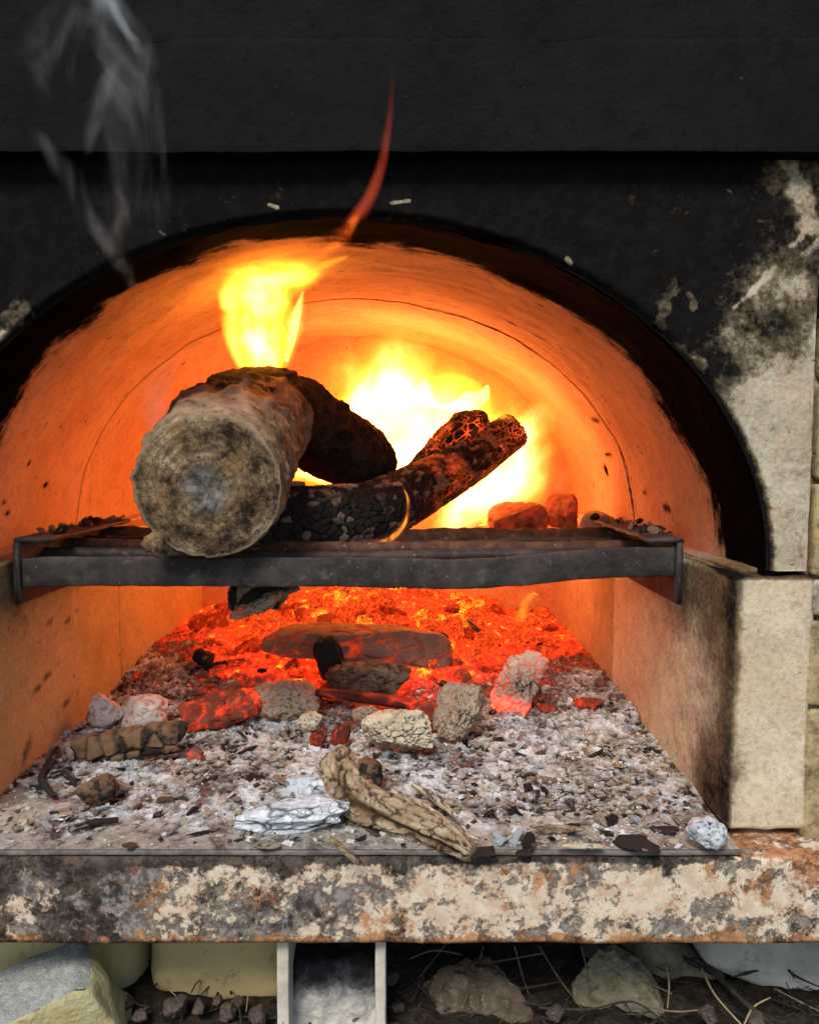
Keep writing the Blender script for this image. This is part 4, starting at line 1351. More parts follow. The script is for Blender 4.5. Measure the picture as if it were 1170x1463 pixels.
# crumbs on the ends of the grate
crm = lump_variants([MAT['crumb']], 4, [(1, .8, .5), (1.3, .7, .4)], 400, 2, cells=4, irr=.4, boxy=2.5)
crm2 = lump_variants([MAT['charcoal']], 3, [(1, .8, .5), (1.3, .7, .4)], 410, 2, cells=4, irr=.4, boxy=2.5)
for i in range(70):
    left_ = random.random() < .5
    yy = random.uniform(.835, 1.02)
    xx = (XL(yy) + random.uniform(.004, .04)) if left_ else XR0 - random.uniform(.008, .05)
    dk = random.random() < .4
    o = obj('crumb', random.choice(crm2 if dk else crm), None, (xx, yy, zt + .007), (random.uniform(-1, 1), random.uniform(-1, 1), random.uniform(0, 6)))
    s_ = .004 + .011 * random.random() ** 2
    o.scale = (s_, s_, s_)
    tag(o, ('black ' if dk else 'pinkish tan ') + 'crumb of debris lying on the ' + ('left' if left_ else 'right') + ' end of the grate', 'crumb', 'crumbs on the ends of the grate')

# ================================================================== logs on the grate
# bent log
rows = [(298, 696, .776, 104), (303, 688, .80, 106), (318, 668, .85, 104), (340, 634, .91, 91), (364, 604, .96, 75), (394, 596, 1.0, 62), (432, 606, 1.03, 60), (470, 630, 1.06, 56), (505, 648, 1.08, 50), (532, 664, 1.09, 40), (548, 676, 1.10, 26)]
pts, rad = P4(rows)
bl = empty('bent_log', (pts[0][0], pts[0][1], .245), 'thick bent log with pale weathered cut end and charred far half on the grate', 'log')
NS, NL = 120, 260


def log_disp(V, U, A, r):
    T = np.column_stack([U * 14, np.cos(A) * 1.3, np.sin(A) * 1.3])
    d = (fbm(T, 4, 31) - .5) * .26 * ss(-.01, .05, U) + (fbm(V * 110, 4, 33) - .5) * .09 * ss(-.02, .04, U)
    d += (fbm(V * 300, 3, 35) - .5) * .05
    bk = ss(.55, .62, fbm(np.column_stack([U * 26, np.cos(A) * 2.2, np.sin(A) * 2.2]), 4, 37)) * ss(-.3, .4, np.cos(A))
    d += bk * .07
    col = np.exp(-((U - .235) / .018) ** 2) * .10
    return r * (d + col)


V, Fc, U, A = tube(pts, rad, NS, NL, log_disp, caps=False)
char = ss(.20, .27, U + .02 * np.cos(A)) * .95 + .75 * np.clip(np.cos(A + .2), 0, 1) ** 1.5 * ss(.055, .14, U)
char = char + (fbm(V * 30, 3, 39) - .5) * .3 * ss(.03, .1, U)
last = V[-NS:].mean(0)
V2 = np.vstack([V, last]); char = np.append(char, 1)
j = np.arange(NS); j2 = (j + 1) % NS
mobj('bark', V2, Fc + [np.stack([np.full(NS, len(V)), (NL - 1) * NS + j, (NL - 1) * NS + j2], -1)], MAT['bark'], bl, {'char': char})
# the cut end face
ring = V[:NS]
cen = ring.mean(0)
tn = (pts[0] - pts[1]); tn /= np.linalg.norm(tn)
fr = np.linspace(1, 0.0, 44)[:-1]
EV, rr = [], []
for q in fr:
    P = cen + (ring - cen) * q
    bulge = .004 * (1 - q ** 4)
    P = P + tn * (bulge)
    rr.append(np.full(NS, q)); EV.append(P)
EV = np.vstack(EV); rr = np.concatenate(rr)
amt = ss(1.0, .85, rr)
EV = EV + tn * (((fbm(EV * 40, 5, 45) - .5) * .006 + (fbm(EV * 160, 3, 46) - .5) * .003 - .004 * np.exp(-(rr / .14) ** 2)) * amt)[:, None]
EV = np.vstack([EV, EV[-NS:].mean(0)]); rr = np.append(rr, 0)
k = (len(fr) - 1) * NS
mobj('end_face', EV, [grid_faces(len(fr), NS, True), np.stack([np.full(NS, len(EV) - 1), k + j2, k + j], -1)[:, ::-1]], MAT['endgrain'], bl, {'rad': rr})
# hanging bark shred under the end, and a curl of bark on the left flank
V, Fc, U, A = tube([at(215, 768, .785), at(228, 782, .782), at(234, 796, .781)], [.012, .010, .004], 14, 24, lambda V, U, A, r: r * (fbm(V * 150, 3, 4) - .5) * .9)
mobj('bark_shred', V, Fc, MAT['endgrain'], bl, {'rad': np.full(len(V), .8)})
V, Fc, U, A = tube([at(250, 608, .84), at(262, 597, .85), at(276, 588, .86)], [.003, .006, .003], 12, 20, lambda V, U, A, r: r * (fbm(V * 200, 3, 4) - .5) * .9)
mobj('bark_curl', V, Fc, MAT['ash_pale'], bl, tube_attr(V, U, A))


def char_disp(sx, k, seed, dep=.12):
    def f(V, U, A, r):
        T = np.column_stack([U * sx, np.cos(A) * k, np.sin(A) * k])
        T = T + (fbm(T * .7, 2, seed + 3)[:, None] - .5) * .5
        f1, f2, idv = worley(T, seed, .85)
        return r * (-(1 - ss(.0, .13, f2 - f1)) * dep + (idv - .5) * .05 + (fbm(np.column_stack([U * 9, np.cos(A), np.sin(A)]), 3, seed) - .5) * .24)
    return f


def char_attr(V, U, A, sx, k, seed):
    T = np.column_stack([U * sx, np.cos(A) * k, np.sin(A) * k])
    T = T + (fbm(T * .7, 2, seed + 3)[:, None] - .5) * .5
    f1, f2, idv = worley(T, seed, .85)
    return {'crack': 1 - ss(.0, .12, f2 - f1), 'tone': idv, 'hot': ss(.16, .34, U)}


cl = empty('charred_log', tuple(at(480, 795, 1.0)), 'long charred log with cracked alligator surface slanting up to the right across the grate', 'log')
rows = [(350, 745, .93, 48), (395, 744, .95, 52), (460, 742, .98, 52), (520, 735, 1.01, 48), (580, 708, 1.06, 42), (630, 682, 1.11, 37), (680, 652, 1.16, 32), (712, 630, 1.20, 28), (733, 616, 1.215, 26)]
pts, rad = P4(rows)
V, Fc, U, A = tube(pts, rad, 200, 560, char_disp(78, 4.6, 51))
aa = char_attr(V, U, A, 78, 4.6, 51)
aa['tone'] = np.clip(aa['tone'] * .9 + .14 * ss(.10, .26, U), 0, 1)
mobj('charred_wood', V, Fc, MAT['charlog'], cl, aa)
for i, (x0, x1, y, Y) in enumerate(((406, 436, 692, .965), (452, 512, 695, .985), (522, 575, 693, 1.01))):
    V, Fc, U, A = tube([at(x0, y + 1, Y), at((x0 + x1) / 2, y, Y), at(x1, y - 1, Y)], [.004, .006, .004], 14, 40, lambda V, U, A, r: r * (fbm(V * 150, 3, 4) - .5) * .9, ell=.55)
    mobj('ash_strip', V, Fc, MAT['ash_grey'], cl, tube_attr(V, U, A))

rl = empty('glowing_log', tuple(at(640, 700, 1.15)), 'red glowing charred log behind the upper end of the slanting charred log', 'log')
rows = [(585, 690, 1.135, 16), (610, 664, 1.145, 22), (645, 630, 1.165, 25), (676, 608, 1.18, 22), (696, 601, 1.185, 13)]
pts, rad = P4(rows)
V, Fc, U, A = tube(pts, rad, 140, 300, lambda V, U, A, r: char_disp(60, 2.8, 53, .2)(V, U, A, r) + r * (fbm(V * 40, 4, 59) - .5) * .9)
mobj('charred_wood', V, Fc, MAT['charhot'], rl, dict(char_attr(V, U, A, 60, 2.8, 53), hot=1 + 0 * U))

# burnt stub hanging through the grate
bs = empty('burnt_stub', tuple(at(372, 838, .92)), 'charred ash tipped stub hanging below the grate bar at left', 'burnt stub')
pts, rad = P4([(405, 812, .93, 34), (378, 836, .92, 40), (350, 858, .91, 28), (336, 876, .905, 10)])
V, Fc, U, A = tube(pts, rad, 90, 130, lambda V, U, A, r: char_disp(46, 2.2, 57, .26)(V, U, A, r) + r * (fbm(V * 70, 5, 58) - .5) * .9)
mobj('charred_wood', V, Fc, char_mat('burnt_stub', .2, .55, (.30, .23, .15)), bs, char_attr(V, U, A, 46, 2.2, 57))
pts, rad = P4([(330, 882, .895, 4), (352, 872, .89, 10), (378, 862, .89, 11), (402, 848, .895, 5)])
V, Fc, U, A = tube(pts, rad, 30, 60, lambda V, U, A, r: r * (fbm(V * 120, 4, 4) - .5) * 1.3)
mobj('ash_tip', V, Fc, MAT['ash_grey'], bs, tube_attr(V, U, A))

# rubble behind the grate at right, two pieces with firelight in their colour
for (bb, lab, sd_) in (((700, 716, 778, 760), 'red lit brick shaped block behind the grate at right', 71), ((778, 706, 822, 760), 'small red lit rubble lump by the right vault foot', 73), ((822, 730, 880, 764), 'sooty crumbled rubble lying at the right vault foot', 75)):
    x0, y0, x1, y1 = bb
    Yk = 1.2 if sd_ != 75 else 1.14
    a, b = at(x0, y1, Yk), at(x1, y0, Yk)
    G, f, aat = chunk_geo((b[0] - a[0], .06, (b[2] - a[2])), sd_, boxy=4.5, lvl=4, cells=5, irr=.15)
    o = obj('rubble_block', make_mesh('rubble_block', G, [f], MAT['brick_firelight' if sd_ != 75 else 'crumb'], aat), None, (a + b) / 2)
    tag(o, lab, 'rubble')

# ================================================================== ground and rubble below the stand
ZG = -.19
gx = np.linspace(-1.5, 1.5, 420); gy = np.concatenate([np.linspace(-1.2, .6, 40), np.linspace(.605, 1.2, 240), np.linspace(1.25, 3, 30)])
Xg, Yg = np.meshgrid(gx, gy)
G = np.column_stack([Xg.ravel(), Yg.ravel(), 0 * Xg.ravel()])
gz = ZG + (fbm(G * 9, 4, 81) - .5) * .03 + (fbm(G * 60, 4, 83) - .5) * .012
G[:, 2] = gz
o = mobj('ground', G, [grid_faces(len(gy), len(gx))], MAT['soil'], None, None)
tag(o, kind='structure')


def gz_at(x, y):
    p = np.array([[x, y, 0]])
    return float(ZG + (fbm(p * 9, 4, 81) - .5)[0] * .03 + (fbm(p * 60, 4, 83) - .5)[0] * .012)


def stone(name, label, cat, bb, Y, dp, mat, seed, roll=0, tilt=0, rz=0, bot=None, **kw):
    a, b = at(bb[0], bb[3], Y), at(bb[2], bb[1], Y)
    if bot is not None: a[2] = bot
    Gm, f, aat = chunk_geo((b[0] - a[0], dp, b[2] - a[2]), seed, **kw)
    aat['soot'] = 0 * aat['tone']
    o = obj(name, make_mesh(name, Gm, [f], mat, aat), None, ((a[0] + b[0]) / 2, Y + dp * .4, (a[2] + b[2]) / 2))
    o.rotation_euler = Euler((R(tilt), R(roll), R(rz)), 'YXZ')
    return tag(o, label, cat)


ST = dict(cells=3, cdep=0.0)
stone('concrete_block', 'smooth pale yellow concrete block with rounded edge under the left of the beam', 'concrete block', (-180, 1300, 200, 1440), .80, .22, MAT['yellow'], 101, boxy=6, lvl=5, irr=.03, cuts=0, fine=.004, **ST)
stone('concrete_block', 'ochre concrete block left of the steel legs', 'concrete block', (216, 1300, 420, 1422), .80, .2, MAT['ochre'], 103, boxy=7, lvl=5, irr=.06, cuts=0, fine=.006, **ST)
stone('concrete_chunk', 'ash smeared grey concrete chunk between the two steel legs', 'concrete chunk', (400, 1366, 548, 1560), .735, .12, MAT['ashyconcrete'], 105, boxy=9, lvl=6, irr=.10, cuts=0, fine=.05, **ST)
# broken chunk at bottom left: pitted grey top, yellow broken front
ck = empty('broken_chunk', tuple(at(60, 1500, .70)), 'broken concrete chunk with pitted grey top and yellow side at the lower left', 'concrete chunk')
Gm, f, aat = chunk_geo((.17, .10, .12), 107, boxy=6, lvl=5, irr=.10, cuts=2, fine=.02, cells=3, cdep=0)
q = (Matrix.Rotation(R(-20), 3, 'Y') @ Matrix.Rotation(R(13), 3, 'X') @ Matrix.Rotation(R(8), 3, 'Z'))
Gm = Gm @ np.array(q).T + at(40, 1500, .715)
cenf = Gm[f].mean(1)
nf = np.cross(Gm[f[:, 1]] - Gm[f[:, 0]], Gm[f[:, 2]] - Gm[f[:, 0]]); nf /= np.linalg.norm(nf, axis=1, keepdims=True)
topm = (nf @ np.array(q)[:, 2]) > .55
for nm, msk, mt in (('top_face', topm, 'rubble'), ('broken_side', ~topm, 'rubble_y')):
    Vv = Gm.copy()
    if nm == 'top_face': Vv[:, 2] += (fbm(Vv * 190, 3, 5) - .5) * .006
    ff = f[msk]
    u_, inv = np.unique(ff, return_inverse=True)
    mobj(nm, Vv[u_], [inv.reshape(ff.shape)], MAT[mt], ck)
stone('rock', 'brown rough rock at the bottom centre right of the legs', 'rock', (585, 1408, 785, 1540), .76, .10, MAT['rock_brown'], 109, boxy=3, lvl=6, irr=.25, cuts=6, fine=.08, **ST)
stone('rock', 'olive grey pointed rock at the bottom right', 'rock', (812, 1392, 940, 1520), .765, .08, MAT['rock_olive'], 111, boxy=3.2, lvl=6, irr=.2, cuts=7, fine=.06, roll=30, **ST)
stone('stone_slab', 'flat tilted tan stone slab behind the olive rock', 'stone', (900, 1364, 1048, 1428), .815, .10, MAT['rock_olive'], 113, boxy=4, lvl=4, irr=.12, cuts=3, fine=.012, roll=24, **ST)
stone('stone', 'dark brown stone in shade under the beam behind the olive rock', 'stone', (838, 1362, 905, 1408), .83, .07, MAT['rock_brown'], 114, boxy=3, lvl=4, irr=.2, cuts=3, fine=.02, **ST)
stone('pale_sheet', 'pale grey flat sheet lying on the soil at the lower right', 'sheet', (1000, 1350, 1330, 1430), .81, .12, MAT['sheet'], 115, boxy=12, lvl=6, irr=.05, cuts=0, fine=.012, roll=20, tilt=0, **ST)
stone('dead_leaf', 'yellowed dead leaf on the soil right of the olive rock', 'leaf', (862, 1440, 965, 1472), .765, .03, MAT['leaf'], 117, boxy=2.2, lvl=4, irr=.3, cuts=1, fine=.03, roll=8, **ST)
for i, (x, y, a) in enumerate(((253, 1440, 30), (285, 1438, 22), (322, 1447, 24), (340, 1434, 18), (200, 1450, 22), (365, 1452, 26), (180, 1438, 16), (310, 1428, 12), (570, 1440, 20), (795, 1448, 24), (1010, 1450, 26), (1080, 1455, 22), (560, 1400, 18))):
    p = atz(x, y, ZG + .01)
    Gm, f, aat = chunk_geo((a * 1.1 * p[1] / F, a * p[1] / F, a * .9 * p[1] / F), 120 + i, lvl=4, boxy=3, irr=.5, cuts=5, cells=3, cdep=.02, fine=.12)
    o = obj('clod', make_mesh('clod', Gm, [f], MAT['pebble'], aat), None, p)
    zn = 'below the ochre block' if x < 400 else ('round the brown rock' if x < 900 else 'right of the olive rock')
    tag(o, 'small brown clod lying on dark soil ' + zn, 'clod', 'clods on the soil ' + zn)

# twigs, straw under the beam
tw = [([(585, 1370), (620, 1358), (660, 1364)], 'twig', 2.2), ([(600, 1395), (640, 1345)], 'twig', 1.6), ([(650, 1385), (720, 1372), (775, 1362)], 'twig', 2.6), ([(660, 1440), (680, 1395), (690, 1352)], 'twig', 2.6), ([(683, 1440), (686, 1380)], 'twig', 2), ([(735, 1352), (745, 1390), (755, 1420)], 'twig', 1.6),
      ([(770, 1352), (800, 1400), (830, 1440)], 'twig', 1.8), ([(945, 1362), (955, 1400), (953, 1440)], 'straw', 2.2), ([(1000, 1378), (1020, 1420), (1064, 1470)], 'straw', 2.6), ([(850, 1352), (890, 1385), (960, 1420)], 'twig', 2), ([(770, 1440), (840, 1442), (905, 1432), (960, 1470)], 'twigdark', 2.6), ([(1050, 1395), (1100, 1382), (1170, 1370)], 'twigdark', 3.2),
      ([(1110, 1360), (1130, 1390), (1170, 1410)], 'twigdark', 3), ([(1125, 1352), (1120, 1375), (1135, 1398)], 'twigdark', 2.5), ([(960, 1362), (1020, 1392), (1060, 1430), (1110, 1470)], 'twigdark', 7), ([(1105, 1412), (1140, 1430), (1170, 1445)], 'twig', 2), ([(1060, 1470), (1075, 1440), (1100, 1425)], 'straw', 2), ([(900, 1430), (960, 1445), (1020, 1440)], 'twig', 2.2),
      ([(620, 1430), (590, 1400), (570, 1380)], 'twigdark', 2.4), ([(1140, 1352), (1160, 1375), (1175, 1392)], 'straw', 2), ([(830, 1352), (840, 1395), (846, 1440)], 'twig', 1.5), ([(700, 1400), (740, 1412), (800, 1402)], 'twigdark', 3), ([(240, 1412), (262, 1432)], 'straw', 1.2), ([(355, 1420), (352, 1445)], 'straw', 1.2)]
names = {'twig': 'thin dry brown twig tangled under the beam', 'straw': 'pale dry straw stalk under the beam', 'twigdark': 'dark root like twig under the beam'}
for i, (poly, k, wpx) in enumerate(tw):
    Yt = .80 + .05 * ((i * 7) % 5) / 5
    q = []
    for a, b in poly:
        p = at(a, b, Yt)
        if p[2] < ZG + .012: p = atz(a, b, ZG + .012)
        q.append(p)
    r_ = wpx * .8 / F / 1.6
    V, Fc, U, A = tube(q, [r_] * (len(q) - 1) + [r_ * .6], 8, 30, lambda V, U, A, r: r * (fbm(V * 90, 3, 4) - .5) * .8)
    o = mobj('straw_stalk' if k == 'straw' else 'twig', V, Fc, MAT[k])
    mx = sum(a for a, b in poly) / len(poly)
    zn = 'left of the steel legs' if mx < 400 else ('above the brown rock' if mx < 720 else ('between the two rocks' if mx < 850 else ('beside the olive rock' if mx < 1000 else 'over the pale sheet')))
    tag(o, names[k] + ' ' + zn, 'straw' if k == 'straw' else 'twig', names[k].split(' under')[0].split(' tangled')[0] + 's ' + zn)


def litter():
    n = 420
    Vs, Fs, off = [], [], 0
    for i in range(n):
        x, y = random.uniform(-.42, .55), random.uniform(.70, 1.0)
        z = gz_at(x, y) + random.uniform(.001, .012)
        L = random.uniform(.008, .03); a = random.uniform(0, 6.28); el = random.uniform(-.2, .5)
        d = np.array([math.cos(a) * math.cos(el), math.sin(a) * math.cos(el), math.sin(el)])
        s_ = np.array([-math.sin(a), math.cos(a), 0]) * random.uniform(.0005, .0014)
        u_ = np.array([0, 0, .0007])
        p0 = np.array([x, y, z]); p1 = p0 + d * L * .5 + u_ * random.uniform(-5, 5); p2 = p0 + d * L
        for p in (p0, p1, p2): Vs += [p + s_, p + u_, p - s_]
        for b in (0, 3):
            for c in range(3): Fs.append([off + b + c, off + b + (c + 1) % 3, off + b + 3 + (c + 1) % 3, off + b + 3 + c])
        off += 9
    o = mobj('ground_litter', np.array(Vs), [np.array(Fs)], MAT['twigdark'], None, None, smooth=False)
    tag(o, 'fine dead grass and litter on the soil under the stand', 'litter', kind='stuff')


litter()

# ================================================================== fire
def loft(rows, scale=1., t0=0., t1=1., nr=60, seg=28, depth=.55, wob=.10, seed=0, flip=0.):
    """a closed body of fire from rows (y, left, right, distance)"""
    A = catmull(rows, 200)
    k0, k1 = int(t0 * 199), int(t1 * 199)
    A = A[np.linspace(k0, k1, nr).astype(int)]
    ph = np.linspace(0, 2 * np.pi, seg, endpoint=False)
    V = []
    end = np.sqrt(np.clip(1 - (np.abs(np.linspace(-1, 1, nr)) ** 6), .0004, 1))
    for i, (py, xl, xr, Y) in enumerate(A):
        c = at((xl + xr) / 2, py, Y)
        hw = max(.5, (xr - xl) / 2) * Y / F * scale * end[i]
        V.append(np.stack([c[0] + hw * np.cos(ph), c[1] + hw * depth * np.sin(ph), c[2] + 0 * ph], -1))
    V = np.vstack(V)
    cen = np.repeat(np.array([V[i * seg:(i + 1) * seg].mean(0) for i in range(nr)]), seg, 0)
    V = cen + (V - cen) * (1 + wob * 2 * (fbm(V * np.array([28, 28, 14]) + seed, 3, seed) - .5))[:, None] * 1.0
    Fc = [grid_faces(nr, seg, True)]
    n = len(V)
    V = np.vstack([V, V[:seg].mean(0), V[-seg:].mean(0)])
    j = np.arange(seg); j2 = (j + 1) % seg
    Fc += [np.stack([np.full(seg, n), j2, j], -1), np.stack([np.full(seg, n + 1), (nr - 1) * seg + j, (nr - 1) * seg + j2], -1)]
    return V, Fc


def flame(label, rows, shells, group=None, **kw):
    """shells: (material, width scale, t0, t1)"""
    A = np.array(rows, float)
    b = at((A[-1, 1] + A[-1, 2]) / 2, A[-1, 0], A[-1, 3])
    root = empty('flame', b, label, 'flame', group)
    for i, (mt, s_, a, c) in enumerate(shells):
        V, Fc = loft(rows, s_, a, c, seed=i * 3 + len(rows), **kw)
        mobj('flame_body' if i == 0 else ('flame_core' if mt == 'core' else 'inner_flame'), V, Fc, MAT[mt], root)
    return root


def tongue(label, path, mts, ell=1., group=None):
    """a narrow flame: path (x, y, distance, half width px)"""
    p, r_ = P4(path)
    root = empty('flame', p[0], label, 'flame', group)
    for i, (mt, s_) in enumerate(mts):
        V, Fc, U, A = tube(p, r_ * s_, 16, 60, lambda V, U, A, r: r * (fbm(V * 40, 2, 7) - .5) * .5, ell=ell)
        mobj('flame_body' if i == 0 else 'inner_flame', V, Fc, MAT[mt], root)
    return root


FY = [(0, (1, .11, .004)), (.25, (1, .24, .006)), (.5, (1, .36, .02)), (.85, (1, .42, .07))]
plume('flame', 'tall yellow flame rising above the bent log', 'flame',
      [[(382, 540, .99, 24), (380, 512, .98, 44), (374, 480, .95, 52), (368, 450, .92, 54), (370, 425, .89, 60), (384, 402, .86, 72), (396, 386, .83, 78), (418, 374, .81, 66), (448, 362, .80, 30)],
       [(366, 516, .98, 12), (366, 492, .96, 24), (367, 465, .93, 30), (366, 438, .91, 28), (364, 412, .89, 16)],
       [(350, 535, .99, 8), (336, 500, .96, 14), (328, 460, .94, 16), (326, 420, .9, 18), (334, 385, .85, 16)],
       [(452, 388, .84, 10), (470, 376, .82, 18), (490, 368, .81, 12), (505, 362, .80, 4)]], 330, FY, pw=1.3, nsc=15, lo=.32, hi=.58, floor=.5, wob=.55, dr=.4, stz=.3)
tongue('narrow bright flame beside the tall yellow flame', [(410, 514, .97, 5), (417, 482, .95, 10), (424, 450, .92, 9), (433, 416, .90, 2)], [('fl_mid', 1.3), ('fl_core', .7)])
tongue('thin wisp of flame left of the tall yellow flame', [(300, 552, .93, 2), (309, 520, .93, 3), (318, 480, .92, 4), (322, 450, .92, 2)], [('fl_mid', .8)])
plume('flame', 'thin red plume of flame curling up in front of the black lintel', 'flame', [[(446, 376, .79, 24), (470, 356, .74, 24), (495, 328, .69, 19), (521, 293, .665, 14), (541, 248, .66, 10), (552, 195, .66, 8), (559, 135, .66, 6), (563, 60, .66, 4)]], 24, [(0, (1, .085, .03)), (1, (1, .13, .05))], pw=1.5, nsc=24, lo=.34, hi=.62, floor=.4, wob=.45, dr=.8, stz=.2, fade=(.05, .35))
plume('flame', 'orange curl of flame at the arch top under the red plume', 'flame', [[(436, 384, .82, 16), (456, 370, .78, 20), (478, 352, .74, 18), (497, 328, .70, 13), (512, 306, .68, 9), (524, 288, .67, 4)]], 120, [(0, (1, .10, .012)), (.6, (1, .16, .012)), (1, (1, .24, .012))], pw=1.5, nsc=24, lo=.34, hi=.62, floor=.4, wob=.5, dr=.8, stz=.25, fade=(.05, .4))

def fire_body(label, cpx, cpy, Y, size, mt, core=None, rot=0.):
    c = at(cpx, cpy, Y)
    root = empty('flame', c, label, 'flame')
    v, f = ico(4)
    o = obj('flame_body', make_mesh('flame_body', v, [f], MAT[mt]), root)
    o.scale = size
    o.rotation_euler = (0, rot, 0)
    if core:
        v, f = ico(4)
        P = v * np.array(core) * (1 + (fbm(v * 2.2 + 3, 4, 5)[:, None] - .5) * .8)
        obj('flame_core', make_mesh('flame_core', P, [f], MAT['core']), root)
    return root


fire_body('soft orange yellow glow added for firelight at the back of the vault', 595, 610, 1.36, (.29, .12, .215), 'fire_glow')  # added glow volume, stands in for firelight hazing the back wall
fire_body('broad white hot flame roaring behind the logs', 582, 606, 1.27, (.19, .09, .158), 'fire_body', (.068, .025, .034))
fire_body('bright flame wrapping the right end of the charred log', 726, 662, 1.28, (.10, .05, .13), 'fire_body', (.016, .010, .022), R(38))
fire_body('low flame running along under the right half of the charred log', 678, 712, 1.24, (.125, .035, .042), 'fire_body', None, R(-38))
for pth, lab in (([(505, 590, 1.26, 16), (515, 562, 1.26, 14), (525, 545, 1.26, 8), (530, 526, 1.26, 1)], 'pointed white flame tip at the left of the fire'), ([(560, 575, 1.27, 20), (556, 552, 1.27, 14), (548, 536, 1.28, 3)], 'short white flame tip beside the pointed tip'), ([(600, 580, 1.27, 22), (606, 556, 1.28, 14), (600, 538, 1.28, 3)], 'white flame tip at the middle of the fire'),
                 ([(650, 600, 1.27, 24), (668, 578, 1.28, 18), (688, 566, 1.28, 10), (697, 552, 1.29, 2)], 'white flame tip leaning right above the glowing log'), ([(480, 600, 1.25, 10), (476, 585, 1.25, 8), (470, 572, 1.25, 2)], 'white flame licking over the bent log'), ([(575, 640, 1.2, 24), (580, 660, 1.19, 16), (572, 678, 1.18, 4)], 'yellow white flame dropping behind the charred log')):
    tongue(lab, pth, [('fl_out', 1.7), ('fl_mid', 1.25), ('fl_core', .95)])
tongue('yellow tongue of flame curling right from the white hot flame', [(600, 560, 1.27, 20), (635, 548, 1.28, 16), (668, 552, 1.28, 16), (690, 575, 1.27, 12), (700, 596, 1.26, 3)], [('fl_out', 1.4), ('fl_mid', .9)])
tongue('flame curling over the top end of the glowing log', [(690, 618, 1.20, 5), (702, 602, 1.20, 8), (720, 598, 1.20, 8), (736, 612, 1.20, 6), (742, 630, 1.21, 2)], [('fl_mid', 1.2), ('fl_thin', .6)])
tongue('yellow lick of flame curling under the charred log', [(574, 692, .95, 1), (583, 715, .945, 2), (580, 744, .94, 2.5), (562, 767, .94, 4), (538, 778, .94, 4), (520, 779, .945, 1.5)], [('fl_out', 2.2), ('fl_thin', 1.)])
tongue('small orange flame below the charred log at the grate bar', [(505, 770, .94, 3), (498, 784, .94, 7), (484, 795, .94, 6), (470, 800, .95, 2)], [('fl_out', 1.4), ('fl_mid', .8)])
tongue('small flame in the gap under the bend of the bent log', [(404, 660, 1.13, 10), (420, 664, 1.13, 18), (445, 676, 1.13, 15), (468, 686, 1.13, 10), (484, 691, 1.13, 3)], [('fl_mid', 1.4), ('fl_mid', 1.), ('fl_core', .75)])
for i, (pt, lab) in enumerate((([(556, 690, 1.12, 3), (562, 672, 1.12, 9), (572, 655, 1.13, 9), (590, 640, 1.14, 3)], 'yellow flame licking between the bent log and the charred log'), ([(664, 640, 1.16, 2), (668, 622, 1.16, 8), (674, 608, 1.17, 6), (680, 598, 1.17, 2)], 'short flame between the glowing log and charred log'),
                               ([(690, 750, 1.22, 8), (688, 730, 1.22, 12), (684, 715, 1.22, 9), (680, 700, 1.22, 3)], 'orange flame below the right end of the charred log'))):
    tongue(lab, pt, [('fl_out', 1.6), ('fl_thin', .75)])
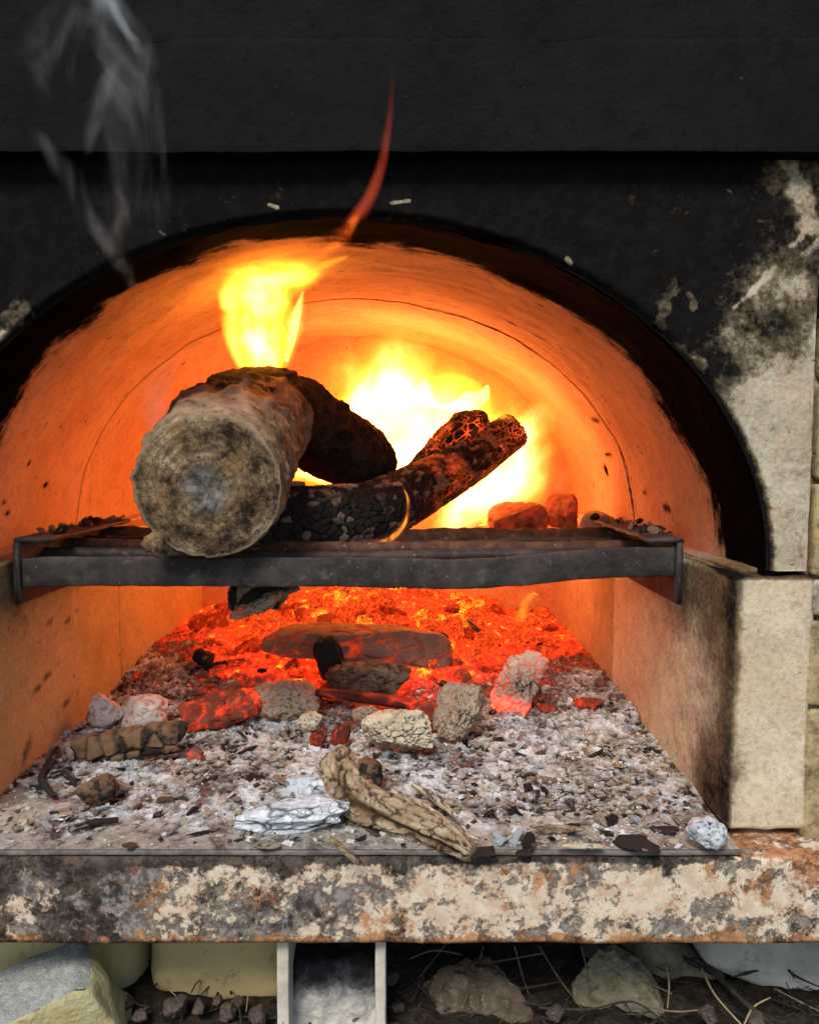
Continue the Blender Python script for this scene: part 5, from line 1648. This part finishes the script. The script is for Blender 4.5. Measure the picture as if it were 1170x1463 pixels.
for i, (pt, lab) in enumerate((([(548, 862, 1.36, 3), (560, 896, 1.35, 8), (582, 902, 1.35, 8), (594, 878, 1.36, 4)], 'yellow crescent flame among the back embers'), ([(620, 870, 1.37, 3), (640, 895, 1.36, 8), (650, 915, 1.35, 6)], 'yellow flame on the embers behind the burnt log'), ([(600, 848, 1.40, 8), (612, 858, 1.40, 10), (625, 850, 1.40, 4)], 'small yellow flame at the back of the embers under the bar'), ([(738, 896, 1.34, 3), (745, 880, 1.34, 8), (752, 860, 1.35, 8), (764, 848, 1.36, 4)], 'yellow flame on the embers at right'), ([(470, 850, 1.40, 4), (500, 846, 1.40, 9), (530, 850, 1.4, 4)], 'yellow flame on the embers at centre left'))):
    tongue(lab, pt, [('fl_out', 1.7), ('fl_mid', 1.)])


# ================================================================== smoke
def smoke(label, strands, S, col=(.86, .90, .91), **kw):
    a = dict(scat=col, pw=1.9, nsc=13, lo=.34, hi=.66, floor=.10, wob=1.0, dr=.8, stz=.35)
    a.update(kw)
    plume('smoke_wisp', label, 'smoke', strands, S, **a)


smoke('bright grey smoke wisp at the top left', [[(128, -60, .62, 16), (146, -10, .62, 24), (166, 35, .63, 34), (190, 72, .64, 34), (203, 105, .64, 20), (205, 140, .65, 12), (198, 175, .65, 6)], [(140, -60, .61, 7), (156, -5, .61, 9), (178, 40, .61, 11), (198, 72, .62, 12), (206, 105, .63, 8), (204, 150, .63, 4)]], 110)
smoke('broad faint smoke haze spreading at the upper left', [[(120, -40, .63, 70), (140, 60, .63, 95), (170, 130, .64, 120), (190, 220, .65, 100), (185, 320, .66, 60), (185, 400, .69, 24)]], 20, lo=.42, hi=.72, floor=0., dr=.3)
smoke('faint bluish smoke streak below the bright wisp', [[(180, 70, .65, 10), (156, 115, .65, 18), (140, 150, .65, 20), (132, 190, .66, 14), (126, 230, .66, 6)]], 26)
smoke('long slanting grey smoke wisp at left', [[(30, 165, .66, 14), (58, 195, .66, 22), (88, 232, .66, 24), (108, 275, .66, 20), (132, 325, .67, 20), (160, 365, .68, 18), (190, 420, .72, 6)]], 30)
smoke('pinkish smoke wisp rising from the left edge of the arch', [[(164, 250, .68, 8), (172, 300, .68, 16), (168, 345, .69, 18), (180, 385, .70, 14), (194, 425, .72, 5)]], 34, (.9, .78, .74))
smoke('pale smoke curling up from the left side of the bent log', [[(244, 650, .80, 8), (224, 610, .81, 24), (226, 570, .82, 30), (242, 530, .82, 24), (256, 480, .82, 8)]], 40, (.9, .78, .74))
smoke('pale smoke rising from the cut end of the bent log', [[(290, 700, .765, 8), (306, 650, .77, 24), (330, 605, .78, 28), (350, 560, .79, 18), (358, 520, .80, 6)]], 44, (.9, .82, .78))
